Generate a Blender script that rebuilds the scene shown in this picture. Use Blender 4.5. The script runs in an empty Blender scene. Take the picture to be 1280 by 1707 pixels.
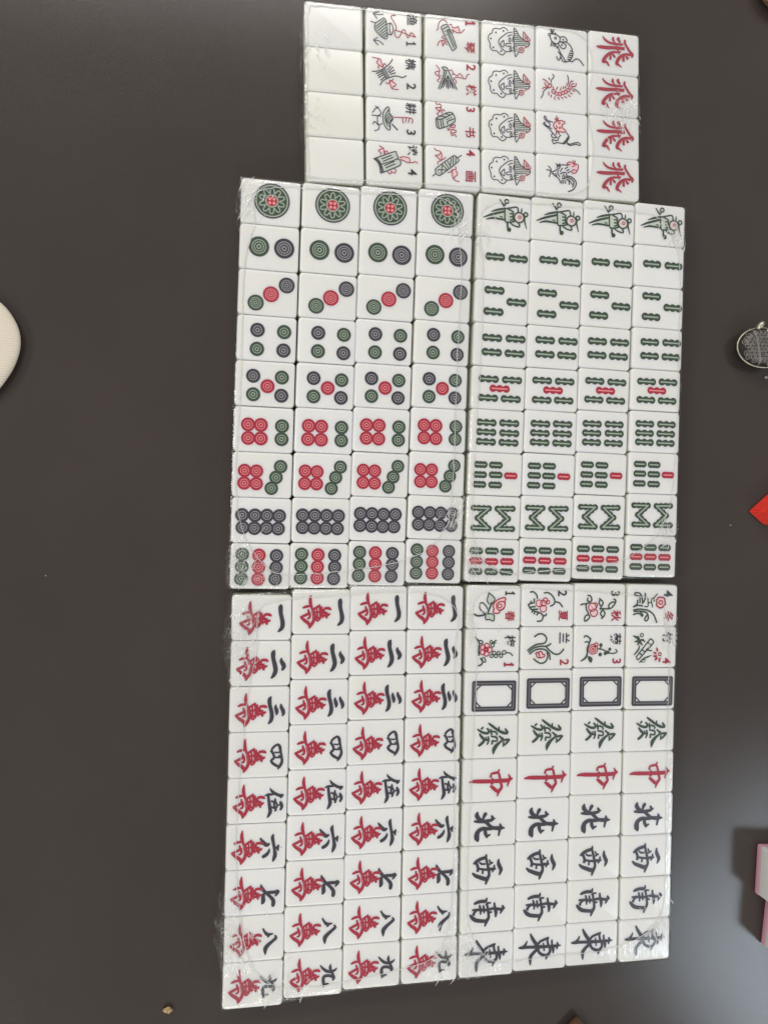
import bpy, bmesh, math, random
from mathutils import Vector, Matrix, noise
from mathutils.geometry import tessellate_polygon
random.seed(7)
S = bpy.context.scene
COL = S.collection
R = math.radians
T = 0.021            # tile thickness, metres
TW, TL = 0.0306502719899763, 0.040   # row pitch, column pitch

# ---------------------------------------------------------------- camera
cam_d = bpy.data.cameras.new('camera')
cam = bpy.data.objects.new('camera', cam_d)
COL.objects.link(cam)
cam_d.sensor_fit = 'HORIZONTAL'
cam_d.sensor_width = 36.0
cam_d.lens = 36.0 * 1227.667 / 1280.0
cam_d.clip_start, cam_d.clip_end = 0.01, 50
_rx, _ry = -0.004954920888, -0.170016115423
_A = Matrix.Rotation(_rx, 3, 'X') @ Matrix.Rotation(_ry, 3, 'Y')   # rows: right, down, forward in (x, down, into table)
_fl = lambda v: Vector((v[0], -v[1], -v[2]))
_r, _d, _f = _fl(_A[0]), _fl(_A[1]), _fl(_A[2])
cam.matrix_world = Matrix(((_r.x, -_d.x, -_f.x, 0), (_r.y, -_d.y, -_f.y, 0), (_r.z, -_d.z, -_f.z, 0.50072 + T), (0, 0, 0, 1)))
S.camera = cam

# ---------------------------------------------------------------- world and lamps
world = bpy.data.worlds.new('World')
S.world = world
world.use_nodes = True
bg = world.node_tree.nodes['Background']
bg.inputs[0].default_value = (1.0, 0.97, 0.935, 1)
bg.inputs[1].default_value = 0.38

def lamp(name, loc, target, sx, sy, power, color, roll=0.0, spread=180):
    d = bpy.data.lights.new(name, 'AREA')
    d.shape = 'RECTANGLE'
    d.size, d.size_y, d.energy, d.color = sx, sy, power, color
    d.spread = R(spread)
    o = bpy.data.objects.new(name, d)
    q = (Vector(target) - Vector(loc)).to_track_quat('-Z', 'Y')
    o.matrix_world = Matrix.Translation(loc) @ q.to_matrix().to_4x4() @ Matrix.Rotation(roll, 4, 'Z')
    COL.objects.link(o)
    return o
for _x, _y, _z in ((-2.5, 0.2, 2.3), (-1.9, 2.5, 2.4), (-1.7, -2.8, 2.3), (0.3, -3.3, 2.4)):  # unseen panels added out of view for film glints and soft fill
    lamp('fill_panel', (_x, _y, _z), (_x, _y, 0), 0.9, 0.9, 35, (1.0, 0.97, 0.93))
lamp('fill_panel', (0.0, 2.72, 2.5), (0.0, 2.72, 0), 2.3, 0.7, 56, (1.0, 0.97, 0.93))  # unseen panel added to lighten the far end of the tabletop
# bright window light overhead towards the near corner: its image lies on the laminate there
_w = bpy.data.lights.new('window_light', 'AREA'); _w.shape = 'RECTANGLE'
_w.size, _w.size_y, _w.energy, _w.color = 1.40, 1.0, 28, (0.74, 0.88, 1.0)
_o = bpy.data.objects.new('window_light', _w); COL.objects.link(_o)
_o.location = (2.26, -1.84, 2.05); _o.rotation_euler = (0, 0, math.atan2(-.052, .038))
S.view_settings.view_transform = 'Standard'
S.view_settings.look = 'None'
S.view_settings.exposure = 0.0
S.view_settings.gamma = 1.0
S.cycles.use_denoising = True
S.cycles.max_bounces = 10
S.cycles.transparent_max_bounces = 16
S.cycles.sample_clamp_indirect = 6

# ---------------------------------------------------------------- materials
def mat(name, color, rough=0.5, spec=0.5, **kw):
    m = bpy.data.materials.new(name)
    m.use_nodes = True
    b = m.node_tree.nodes['Principled BSDF']
    b.inputs['Base Color'].default_value = (*color, 1)
    b.inputs['Roughness'].default_value = rough
    b.inputs['Specular IOR Level'].default_value = spec
    for k, v in kw.items():
        b.inputs[k].default_value = v
    return m
def nodes(m):
    return m.node_tree.nodes, m.node_tree.links, m.node_tree.nodes['Principled BSDF']
def add_noise(m, scale, c0, c1, detail=4, lo=0.3, hi=0.7, bump=0.0, bscale=None, coord='Object'):
    n, l, b = nodes(m)
    tc = n.new('ShaderNodeTexCoord')
    t = n.new('ShaderNodeTexNoise'); t.inputs['Scale'].default_value = scale; t.inputs['Detail'].default_value = detail
    l.new(tc.outputs[coord], t.inputs['Vector'])
    r = n.new('ShaderNodeValToRGB')
    r.color_ramp.elements[0].position, r.color_ramp.elements[1].position = lo, hi
    r.color_ramp.elements[0].color, r.color_ramp.elements[1].color = (*c0, 1), (*c1, 1)
    l.new(t.outputs['Fac'], r.inputs['Fac']); l.new(r.outputs['Color'], b.inputs['Base Color'])
    if bump:
        t2 = n.new('ShaderNodeTexNoise'); t2.inputs['Scale'].default_value = bscale; t2.inputs['Detail'].default_value = 3
        l.new(tc.outputs[coord], t2.inputs['Vector'])
        u = n.new('ShaderNodeBump'); u.inputs['Strength'].default_value = bump; u.inputs['Distance'].default_value = 0.0003
        l.new(t2.outputs['Fac'], u.inputs['Height']); l.new(u.outputs['Normal'], b.inputs['Normal'])
    return m

# tabletop: dark matt laminate with a fine orange-peel
M_TABLE = add_noise(mat('dark_laminate', (0.05, 0.042, 0.037), 0.36, 0.5), 9, (0.045, 0.035, 0.031), (0.051, 0.040, 0.0355), 6, 0.35, 0.65, 0.20, 1300)
_n, _l, _b = nodes(M_TABLE)
_t = _n.new('ShaderNodeTexNoise'); _t.inputs['Scale'].default_value = 700; _t.inputs['Detail'].default_value = 2
_c = _n.new('ShaderNodeTexCoord'); _l.new(_c.outputs['Object'], _t.inputs['Vector'])
_m = _n.new('ShaderNodeMapRange'); _m.inputs['To Min'].default_value, _m.inputs['To Max'].default_value = 0.10, 0.24
_l.new(_t.outputs['Fac'], _m.inputs['Value']); _l.new(_m.outputs['Result'], _b.inputs['Roughness'])

def tile_material(name, a, b_):
    m = mat(name, a, 0.24, 0.5)
    n, l, b = nodes(m)
    oi = n.new('ShaderNodeObjectInfo')
    tc = n.new('ShaderNodeTexCoord')
    nz = n.new('ShaderNodeTexNoise'); nz.inputs['Scale'].default_value = 38; nz.inputs['Detail'].default_value = 3
    ad = n.new('ShaderNodeVectorMath'); ad.operation = 'ADD'
    l.new(tc.outputs['Object'], ad.inputs[0]); l.new(oi.outputs['Random'], ad.inputs[1]); l.new(ad.outputs[0], nz.inputs['Vector'])
    mx = n.new('ShaderNodeMath'); mx.operation = 'MULTIPLY_ADD'
    l.new(nz.outputs['Fac'], mx.inputs[0]); mx.inputs[1].default_value = 0.7
    sb = n.new('ShaderNodeMath'); sb.operation = 'MULTIPLY_ADD'; sb.inputs[1].default_value = 0.6; sb.inputs[2].default_value = -0.15
    l.new(oi.outputs['Random'], sb.inputs[0]); l.new(sb.outputs[0], mx.inputs[2])
    cm = n.new('ShaderNodeMix'); cm.data_type = 'RGBA'; cm.clamp_factor = True
    cm.inputs['A'].default_value = (*a, 1); cm.inputs['B'].default_value = (*b_, 1)
    l.new(mx.outputs[0], cm.inputs['Factor']); 
    # greenish light showing through the resin, painted into the sides below the face
    sx = n.new('ShaderNodeSeparateXYZ'); l.new(tc.outputs['Object'], sx.inputs[0])
    mr = n.new('ShaderNodeMapRange'); mr.inputs['From Min'].default_value = 0.0135; mr.inputs['From Max'].default_value = 0.0180
    l.new(sx.outputs['Z'], mr.inputs['Value'])
    c2 = n.new('ShaderNodeMix'); c2.data_type = 'RGBA'; c2.inputs['A'].default_value = (0.80, 0.83, 0.66, 1)
    l.new(mr.outputs['Result'], c2.inputs['Factor']); l.new(cm.outputs['Result'], c2.inputs['B'])
    l.new(c2.outputs['Result'], b.inputs['Base Color'])
    b.inputs['Subsurface Weight'].default_value = 0.8
    b.inputs['Subsurface Radius'].default_value = (1.0, 0.98, 0.62)
    b.inputs['Subsurface Scale'].default_value = 0.0045
    return m
M_TILE = tile_material('white_melamine', (0.80, 0.802, 0.79), (0.785, 0.782, 0.735))
M_STAIN = tile_material('yellowed_melamine', (0.80, 0.80, 0.785), (0.78, 0.765, 0.69))

INK = {
    'K': mat('black_ink', (0.050, 0.048, 0.060), 0.28),
    'G': mat('green_ink', (0.050, 0.078, 0.052), 0.28),
    'R': mat('red_ink', (0.37, 0.030, 0.054), 0.30),
    'p': mat('pink_stain', (0.80, 0.57, 0.57), 0.3),
    'q': mat('faint_pink_stain', (0.70, 0.60, 0.58), 0.3),
    'g': mat('pale_green_stain', (0.52, 0.57, 0.50), 0.3),
    'k2': mat('grey_line', (0.34, 0.33, 0.34), 0.35),
    'k3': mat('dull_grey_band', (0.15, 0.145, 0.15), 0.35),
    'g2': mat('pale_green_line', (0.36, 0.42, 0.34), 0.35),
    'r2': mat('pale_red_line', (0.80, 0.27, 0.28), 0.35),
    'h': mat('pale_red_halo', (0.86, 0.66, 0.65), 0.25),  # soft colour halo round red marks, painted as a wider pale layer
}
PALE = {'K': 'k2', 'G': 'g2', 'R': 'r2'}
MARKS={
'wan':'''B|R|ten_thousand_mark|-763 -1126 29 -788 -892 152 -790 -640 200 -718 -352 152 -641 -135 131 -559 297 145 -546 586 182 -686 873 174 -845 1143 29
B|R|ten_thousand_mark|-845 1143 22 -823 945 145 -907 764 211 -1165 584 189 -1350 421 138 -1460 367 51
B|R|ten_thousand_mark|-1309 -244 65 -1111 -334 152 -894 -380 138 -712 -370 109
B|R|ten_thousand_mark|-926 -172 80 -893 8 116 -809 189 123 -834 405 116 -993 465 73
B|R|ten_thousand_mark|-1460 374 98 -1172 260 149 -920 134 149 -776 27 113
B|R|ten_thousand_mark|-543 -179 120 -345 -308 127 -194 -406 120 -159 -503 29
B|R|ten_thousand_mark|-165 -424 113 -113 -27 134 -104 406 134 -281 666 44
B|R|ten_thousand_mark|-563 -243 120 -509 81 134 -402 478 149 -270 677 44
B|R|ten_thousand_mark|-520 52 113 -112 17 113
B|R|ten_thousand_mark|-352 -280 84 -315 81 84 -293 442 105
B|R|ten_thousand_mark|-439 449 105 -148 413 105
B|R|ten_thousand_mark|-17 -381 44 -12 -135 127 30 154 134 65 443 44
B|R|ten_thousand_mark|133 -207 127 352 -243 156 537 -207 156 631 -109 29
B|R|ten_thousand_mark|140 -207 113 144 -27 120 212 82 113 36 89 91
B|R|ten_thousand_mark|212 82 113 296 245 171 348 462 91
B|R|ten_thousand_mark|4 306 98 216 263 134 435 198 163 588 137 29
B|R|ten_thousand_mark|346 10 98 288 190 113''',
'w1':'''B|K|numeral_mark|1308 -914 73 1244 -751 290 1252 -352 261 1334 11 261 1397 374 290 1347 664 261 1184 844 163 1076 935 51''',
'w2':'''B|K|numeral_mark|911 -898 73 811 -718 290 819 -356 261 931 80 290 993 442 290 907 731 261 764 928 152 673 980 51
B|K|numeral_mark|1382 -386 54 1349 -205 210 1464 13 290 1542 195 276 1454 394 174 1381 465 51''',
'w3':'''B|K|numeral_mark|761 -870 80 655 -655 261 681 -293 247 780 70 247 835 433 261 775 756 239 596 969 80
B|K|numeral_mark|1085 -321 65 1070 -141 189 1149 114 254 1153 295 152 1099 384 44
B|K|numeral_mark|1416 -369 80 1438 -169 203 1566 87 254 1596 305 199 1507 466 51''',
'w4':'''B|K|numeral_mark|1281 -733 80 1395 -567 203 1477 -167 152 1551 197 152 1557 487 188 1422 772 188 1279 984 36
B|K|numeral_mark|824 318 167 938 539 174 1162 691 174 1367 806 152
B|K|numeral_mark|847 -360 138 1026 -571 152 1281 -708 138 1394 -603 101
B|K|numeral_mark|1052 -198 109 1237 -156 94 1476 -221 109
B|K|numeral_mark|1059 153 123 1281 171 109 1539 161 123
B|K|numeral_mark|803 -332 167 962 -110 167 1034 181 152 842 337 167
B|K|numeral_mark|1333 10 87 1446 140 87''',
'w5':'''B|K|numeral_mark|815 -850 36 929 -665 152 1154 -476 188 1451 -337 188 1727 -380 80
B|K|numeral_mark|1491 -173 145 1637 -283 152 1738 -380 29
B|K|numeral_mark|477 -323 51 677 -415 138 897 -414 152 1154 -439 123
B|K|numeral_mark|715 -349 167 779 86 188 841 450 225 877 740 239 779 988 174 672 1145 43
B|K|numeral_mark|1179 -150 65 1186 31 167 1133 318 138 1242 611 152 1160 734 80
B|K|numeral_mark|906 20 116 1147 120 138
B|K|numeral_mark|915 435 123 1173 507 123
B|K|numeral_mark|1318 380 94 1537 263 65
B|K|numeral_mark|1239 106 101 1336 363 116 1194 609 130
B|K|numeral_mark|1514 45 65 1581 229 217 1633 448 199 1527 678 109''',
'w6':'''B|K|numeral_mark|1141 -816 67 1069 -600 222 1133 -231 192 1217 212 192 1261 580 259 1172 867 192 1100 1046 44
B|K|numeral_mark|1495 -84 96 1430 113 185 1465 335 59
B|K|numeral_mark|1233 103 148 1460 78 133
B|K|numeral_mark|241 -606 81 434 -341 207 664 -110 259 851 -166 155 907 -188 59
B|K|numeral_mark|875 139 67 841 338 170 676 548 222 471 664 207 396 697 133
B|K|numeral_mark|1668 89 59 1688 127 37''',
'w7':'''B|K|numeral_mark|383 -536 64 478 -264 234 698 -2 199 990 264 199 1229 564 248 1235 848 248 1167 986 128
B|K|numeral_mark|699 33 192 1056 20 206 1378 22 220 1520 -30 213 1659 57 28
B|K|numeral_mark|1482 -132 64 1557 15 163 1418 220 128 1331 303 43
B|K|numeral_mark|599 62 177 562 308 248 569 593 263 466 781 92''',
'w8':'''B|K|numeral_mark|551 -688 99 681 -449 149 871 -258 227 1078 -261 149 1256 -284 64
B|K|numeral_mark|869 -45 43 972 -197 184
B|K|numeral_mark|1348 -188 64 1442 -4 199 1232 194 199 951 422 248 760 656 284 748 903 184 745 1098 35''',
'w9':'''B|K|numeral_mark|453 -596 64 636 -369 163 890 -171 199 1213 -109 177 1461 -195 149 1601 -344 35
B|K|numeral_mark|1183 -626 35 1134 -435 177 1193 -182 163 1324 78 163 1420 334 163 1298 501 92
B|K|numeral_mark|1365 294 184 1148 169 191 861 146 199 693 256 199 693 557 213 734 808 128 665 891 43
B|K|numeral_mark|768 758 184 945 691 128 1088 714 35''',
'green_dragon':'''B|G|character_mark|-261 -1013 69 1 -820 154 324 -588 154 647 -393 173 968 -273 173 1228 -267 100
B|G|character_mark|539 -752 69 532 -546 100 607 -412 100
B|G|character_mark|980 -611 69 1083 -458 139 1227 -304 100
B|G|character_mark|-1060 -600 69 -859 -464 123 -580 -327 154 -263 -301 154 -229 -525 116 -370 -640 100
B|G|character_mark|-610 -739 100 -783 -575 100
B|G|character_mark|-73 -596 69 -18 -295 123 18 -145 62
B|G|character_mark|-147 -411 85 210 -395 108 412 -248 85 335 -137 62
B|G|character_mark|-894 -278 85 -731 -50 162 -528 179 169 -719 436 169 -951 598 123
B|G|character_mark|-529 142 131 -251 186 131
B|G|character_mark|-258 -76 100 -203 225 116 -322 521 62
B|G|character_mark|-415 -43 62 -401 182 77
B|G|character_mark|-60 -72 85 259 -26 108 400 59 108 385 277 85 27 238 100
B|G|character_mark|28 249 92 80 457 77 -27 454 62
B|G|character_mark|535 -95 85 697 29 116 861 213 116 1139 183 131 1339 188 108
B|G|character_mark|1338 150 139 1106 445 123 832 664 62
B|G|character_mark|856 25 77 782 249 116 626 358 139 354 614 231 202 872 246 151 1208 31
B|G|character_mark|904 327 92 869 552 92''',
'red_dragon':'''B|R|character_mark|-1527 76 62 -1214 20 200 -742 28 262 9 46 246 762 42 262 1280 22 246 1478 -46 185 1668 -115 31
B|R|character_mark|1329 -409 23 1434 -198 146 1477 -84 177
B|R|character_mark|1271 473 31 1310 286 108 1381 63 146
B|R|character_mark|34 -207 139 75 -460 123 351 -527 154 589 -519 139 696 -223 139 791 231 162 853 496 162 661 751 200 531 1140 38
B|R|character_mark|663 -768 85 548 -584 100
B|R|character_mark|16 354 123 218 518 215 502 753 215 662 789 139
B|R|character_mark|162 -166 146 125 283 169''',
'north':'''B|K|character_mark|-858 -922 46 -931 -682 269 -807 -453 246 -567 -294 212 -248 -168 212 -5 67 192 237 246 208 635 301 246 833 291 246 1152 298 23
B|K|character_mark|766 -31 31 831 178 177 759 475 146 688 847 85
B|K|character_mark|-1136 -262 85 -880 -233 162 -486 -216 192 -92 -255 192 184 -299 162 281 -388 146 439 -393 23
B|K|character_mark|116 -620 46 219 -485 162 231 -316 138
B|K|character_mark|-225 -821 162 -359 -658 215 -452 -438 123 -488 -290 123
B|K|character_mark|238 302 177 -157 303 208 -513 287 231 -823 478 269 -914 773 338 -887 1072 285 -924 1145 138
B|K|character_mark|-314 352 177 -267 653 212 -141 958 62
B|K|character_mark|-144 808 177 110 708 31''',
'west':'''B|K|character_mark|749 -580 47 737 -278 204 845 -7 235 933 226 219 799 579 47
B|K|character_mark|-174 -967 39 -209 -742 180 -571 -638 196 -889 -473 180 -1106 -296 71
B|K|character_mark|-188 -703 133 -85 -319 141 16 140 157 66 521 157 -80 815 216 -180 1188 55
B|K|character_mark|-1171 304 71 -945 505 196 -619 643 235 -292 766 251 -81 778 212
B|K|character_mark|-886 -360 157 -757 -51 157 -790 249 157
B|K|character_mark|-756 24 125 -390 100 118 -65 136 133 259 115 172 576 112 39
B|K|character_mark|-686 -425 63 -481 -283 102 -197 -280 78
B|K|character_mark|38 -578 39 166 -344 102 349 -335 63
B|K|character_mark|56 -199 102 207 -323 86
B|K|character_mark|434 -179 47 420 85 125 285 343 39
B|K|character_mark|-390 119 86 -422 419 102''',
'south':'''B|K|character_mark|-68 -977 31 -183 -738 196 -506 -738 196 -827 -663 180 -1026 -562 86
B|K|character_mark|-99 -620 71 226 -582 86
B|K|character_mark|-57 -542 118 -7 -199 118 50 145 141 70 448 165 -66 667 204 -198 1055 47
B|K|character_mark|-66 667 180 -471 641 219 -877 559 235 -1123 374 219 -1309 155 71
B|K|character_mark|-1046 228 165 -971 6 141 -695 -203 133
B|K|character_mark|-1157 -156 71 -774 -170 125 -329 -105 157 -5 -123 141 318 -179 141 562 -164 157 930 -104 157 1274 -178 47
B|K|character_mark|469 -605 86 520 -205 157 609 104 196 577 442 63
B|K|character_mark|1045 -362 71 1131 -205 157 1014 15 141 917 217 39
B|K|character_mark|-622 -500 71 -532 -155 141 -523 204 47
B|K|character_mark|-338 -464 71 -290 -178 125 -262 126 47
B|K|character_mark|-139 -585 102 -10 -312 102
B|K|character_mark|121 74 133 323 48 63''',
'east':'''B|K|character_mark|-1616 -161 46 -1382 -163 177 -1030 -174 177 -558 -159 177 -85 -143 211 627 -128 161 1143 -128 177 1572 -161 23
B|K|character_mark|-982 -635 38 -1093 -365 123 -1343 -197 100
B|K|character_mark|-759 -1121 61 -614 -814 177 -409 -501 211 -166 -223 211
B|K|character_mark|-160 1 192 -431 204 192 -698 519 211 -710 853 161 -703 1114 38
B|K|character_mark|-130 -370 138 -15 -510 138 297 -637 138 572 -722 146 622 -809 46
B|K|character_mark|533 -695 115 582 -318 123 728 -46 138 755 254 154 563 502 169 452 792 46
B|K|character_mark|-163 -111 154 -76 230 154 206 438 177 563 502 169
B|K|character_mark|232 -418 46 278 -154 85 318 185 61
B|K|character_mark|873 -597 85 904 -146 123 989 85 177 996 384 46
B|K|character_mark|1275 -400 31 1320 -190 161 1248 122 38''',
'fly':'''B|R|character_mark|-900 -1109 40 -717 -880 128 -389 -704 144 22 -652 144 393 -653 144 641 -660 120
B|R|character_mark|-79 -1160 72 -101 -946 159 -19 -801 64
B|R|character_mark|-19 -859 72 145 -549 104
B|R|character_mark|395 -1173 48 312 -1029 207 476 -777 104
B|R|character_mark|188 -1035 64 394 -992 104
B|R|character_mark|641 -756 104 620 -600 64
B|R|character_mark|-1413 -325 32 -1127 -317 199 -595 -316 231 -20 -358 215 475 -372 215 764 -364 191
B|R|character_mark|764 -500 72 743 -266 88
B|R|character_mark|186 -515 88 309 -66 104
B|R|character_mark|869 -1032 112 815 -814 144 1012 -487 144 1219 -200 159 1426 10 175 1342 232 64
B|R|character_mark|1426 -67 120 1218 32 159 887 28 144 555 178 183 286 476 231 182 795 215 326 857 128 573 1025 24
B|R|character_mark|762 80 104 699 356 159 719 586 159
B|R|character_mark|886 144 72 1031 322 183 1072 395 64
B|R|character_mark|474 -83 72 226 -57 104 -103 -22 144 -433 128 183 -721 427 215 -885 751 199 -640 726 144 -517 867 120 -394 1047 24
B|R|character_mark|-289 113 88 -310 346 144 -319 558 120
B|R|character_mark|-186 102 72 -2 275 152 -2 371 64
B|R|character_mark|474 -160 72 308 89 48''',
'spring':'''P|p|flower_drawing|747 -681 865 -607 791 -420 815 -234 725 101 419 287 422 398 190 454 -4 399 -46 251 28 139 -53 -46 56 -343 361 -567
P|g|flower_drawing|-384 -991 30 -640 -22 -380 -249 -157 -506 -453
P|g|flower_drawing|-580 548 -312 473 -1 547 42 733 -10 992 -303 881 -573 881
L|G|flower_drawing|76|-384 -991 30 -640 -22 -380 -249 -157 -506 -453 -384 -991
L|G|flower_drawing|76|-792 -303 -1003 -266 -1054 30 -934 234 -659 474
L|G|flower_drawing|76|-831 -303 -594 -82 -474 140
L|G|flower_drawing|76|-580 548 -312 473 -1 547 42 733 -10 992 -303 881 -573 881 -610 585
L|G|flower_drawing|113|-175 -306 -320 103 -468 399 -810 585 -1194 622 -1426 511
L|R|flower_drawing|76|747 -681 865 -607 791 -420 815 -234 725 101 419 287 422 398 190 454 -4 399 -46 251 28 139 -53 -46 56 -343 361 -567 747 -681
L|R|flower_drawing|76|176 -195 366 -363 715 -383 797 -197 725 63 418 231 220 65 176 -195
C|R|flower_drawing|76|430 -85 144
B|K|number_mark|853 -1154 98 859 -856 98
B|K|number_mark|856 -998 98 1422 -993 98
B|K|number_mark|1559 -972 15 1401 -1019 129 1321 -1142 30
B|K|number_mark|1539 -964 38 1383 -963 98
T|R|season_character|春|1204 621 870''',
'summer':'''P|p|flower_drawing|-664 -389 -311 -485 -74 -525 91 -281 18 -55 -118 96 -91 359 -346 473 -567 361 -613 98 -852 25 -897 -200
L|G|flower_drawing|93|-1349 -927 -1113 -948 -870 -725 -825 -482
L|G|flower_drawing|93|-301 -880 37 -883 361 -622 510 -246 376 -20 179 57
L|G|flower_drawing|93|510 -246 851 -173 1098 109
L|G|flower_drawing|93|-1041 -443 -1073 -161 -1251 -160
L|G|flower_drawing|93|-1484 -47 -1319 252 -999 438 -601 549 -358 773 -469 1111 -784 1149
L|G|flower_drawing|93|-358 773 -161 735 -105 622
L|G|flower_drawing|93|-1483 -9 -1252 -198
L|G|flower_drawing|93|-1283 139 -968 100
L|G|flower_drawing|93|-1160 307 -766 287
L|G|flower_drawing|93|-1139 363 -1194 513
L|G|flower_drawing|93|-960 438 -1034 625
L|G|flower_drawing|93|-681 511 -835 699
L|G|flower_drawing|93|-1293 -272 -1250 -123
C|R|flower_drawing|69|-678 -134 239
C|R|flower_drawing|69|-362 -147 216
C|R|flower_drawing|69|-352 247 239
C|R|flower_drawing|69|-208 -354 170
C|R|flower_drawing|69|-7 -224 123
T|K|number_mark|2|1073 -891 926
T|R|season_character|夏|1133 712 887''',
'autumn':'''C|p|flower_drawing|0|-617 161 283
C|p|flower_drawing|0|-485 560 260
L|G|flower_drawing|94|-1511 -4 -1372 -62 -1130 -82 -809 -199 -672 -390 -780 -655 -983 -691
L|G|flower_drawing|94|-978 -501 -1015 -349 -891 -236
L|G|flower_drawing|94|-1108 -45 -1079 297 -952 524 -908 675
L|G|flower_drawing|94|-907 694 -1167 828 -1178 1170 -939 1055 -802 865 -907 694
L|G|flower_drawing|94|-84 -470 208 -206 92 62 -116 -127 -41 -356
L|G|flower_drawing|94|92 62 -24 291
L|G|flower_drawing|94|180 328 371 594 235 861 25 633 180 328
L|G|flower_drawing|94|235 861 115 976
L|G|flower_drawing|94|15 253 669 268 952 133 1189 -213 1144 -404 1041 -422
L|G|flower_drawing|94|668 230 662 -18 902 -211 1148 -212
C|R|flower_drawing|79|-617 161 295
C|R|flower_drawing|79|-485 560 275
L|R|flower_drawing|71|-482 -125 -320 -145 -235 26 -331 236
C|R|flower_drawing|0|-721 67 31
C|R|flower_drawing|0|-617 180 31
C|R|flower_drawing|0|-553 294 31
T|K|number_mark|3|1153 -843 944
T|R|season_character|秋|1235 781 944''',
'winter':'''C|p|flower_drawing|0|621 -252 341
L|G|flower_drawing|96|-818 -166 -870 -589 -1044 -895 -1377 -931 -1457 -815 -1247 -701 -915 -704
L|G|flower_drawing|96|-628 -899 -619 -514 -778 -205
L|G|flower_drawing|96|-1219 -394 -1233 -125 -1477 69
L|G|flower_drawing|96|-1036 -549 -1027 -203
L|G|flower_drawing|96|-1517 107 -1188 -10 -814 26
L|G|flower_drawing|96|-1511 338 -1099 259 -682 295 -556 333
L|G|flower_drawing|96|-1468 433 -1053 412 -553 487 -382 640 -333 948 -495 1122 -624 988 -423 679
L|G|flower_drawing|96|-1503 664 -1174 567 -965 643 -836 796
L|G|flower_drawing|96|-969 450 -755 719
L|G|flower_drawing|96|-516 294 -178 447 121 715 342 1216
L|G|flower_drawing|72|-411 -515 -381 -169 -396 63 -646 64
L|G|flower_drawing|72|-382 -207 -111 -209 -20 99
L|G|flower_drawing|72|-111 -209 -118 -479 88 -596 333 -868
L|G|flower_drawing|72|47 -596 95 -326
L|R|flower_drawing|96|590 -639 801 -602 929 -506 956 -293 1002 -120 836 -22 797 94 568 154 376 39 290 -38 328 -231 261 -366 363 -502 423 -599 590 -639
C|R|flower_drawing|88|621 -252 144
T|K|number_mark|4|1214 -895 962
T|R|season_character|冬|1255 769 902''',
'plum':'''C|p|flower_drawing|0|-511 -76 378
B|G|flower_drawing|-1357 -969 53 -1083 -690 113 -1020 -468 113 -1029 -25 121 -1001 363 106
B|G|flower_drawing|-703 791 76 -852 1011 113 -1119 1082 68
L|G|flower_drawing|76|-1007 -727 -774 -652 -808 -467 -963 -505
L|G|flower_drawing|76|-39 -536 228 -720
L|G|flower_drawing|76|38 -536 193 -535
L|G|flower_drawing|76|946 176 1258 178 1457 366
L|G|flower_drawing|76|-901 530 -821 679 -703 791 -510 793 -593 533 -710 495
L|G|flower_drawing|76|-786 532 -744 680
C|G|flower_drawing|76|-35 -370 125
C|G|flower_drawing|76|-137 -611 98
C|G|flower_drawing|76|-95 390 113
C|G|flower_drawing|76|93 169 125
C|G|flower_drawing|76|233 393 113
C|G|flower_drawing|76|422 172 113
C|G|flower_drawing|76|601 377 121
C|G|flower_drawing|76|829 138 136
C|R|flower_drawing|76|-459 -335 181
C|R|flower_drawing|76|-240 -37 181
C|R|flower_drawing|76|-466 220 181
C|R|flower_drawing|76|-757 125 174
C|R|flower_drawing|76|-745 -226 174
C|R|flower_drawing|76|-511 -76 174
C|R|flower_drawing|76|-511 -76 76
T|K|plant_character|梅|1239 -678 964
B|R|number_mark|884 856 98 891 1153 98
B|R|number_mark|887 1012 98 1452 1025 98
B|R|number_mark|1590 1049 15 1432 999 129 1352 875 30
B|R|number_mark|1570 1056 38 1414 1055 98''',
'orchid':'''L|G|flower_drawing|96|-986 -843 -733 -1011 -378 -1029 -135 -823 -90 -597 -204 -410 -400 -335 -755 -299 -1106 -151 -1493 128
L|G|flower_drawing|96|-1411 260 -1025 -38 -554 -148 -158 -147 78 -221 235 -333
L|G|flower_drawing|96|-1329 391 -942 112 -509 39 -151 116 133 380 203 794
L|G|flower_drawing|96|-77 -71 249 231 572 420 890 403 1124 197 1221 66
L|G|flower_drawing|96|-28 304 20 605 -131 942 -444 1071 -723 975 -1025 748
P|p|flower_drawing|-896 375 -741 263 -658 413 -584 226 -425 265 -381 415 -222 453 -258 603 -612 676 -772 600
L|R|flower_drawing|77|-896 375 -741 263 -658 413 -584 226 -425 265 -381 415 -222 453 -258 603 -612 676 -772 600 -815 450 -896 375
L|R|flower_drawing|77|-618 451 -574 601
T|K|plant_character|兰|1281 -745 925
T|R|number_mark|2|1304 990 925''',
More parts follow.
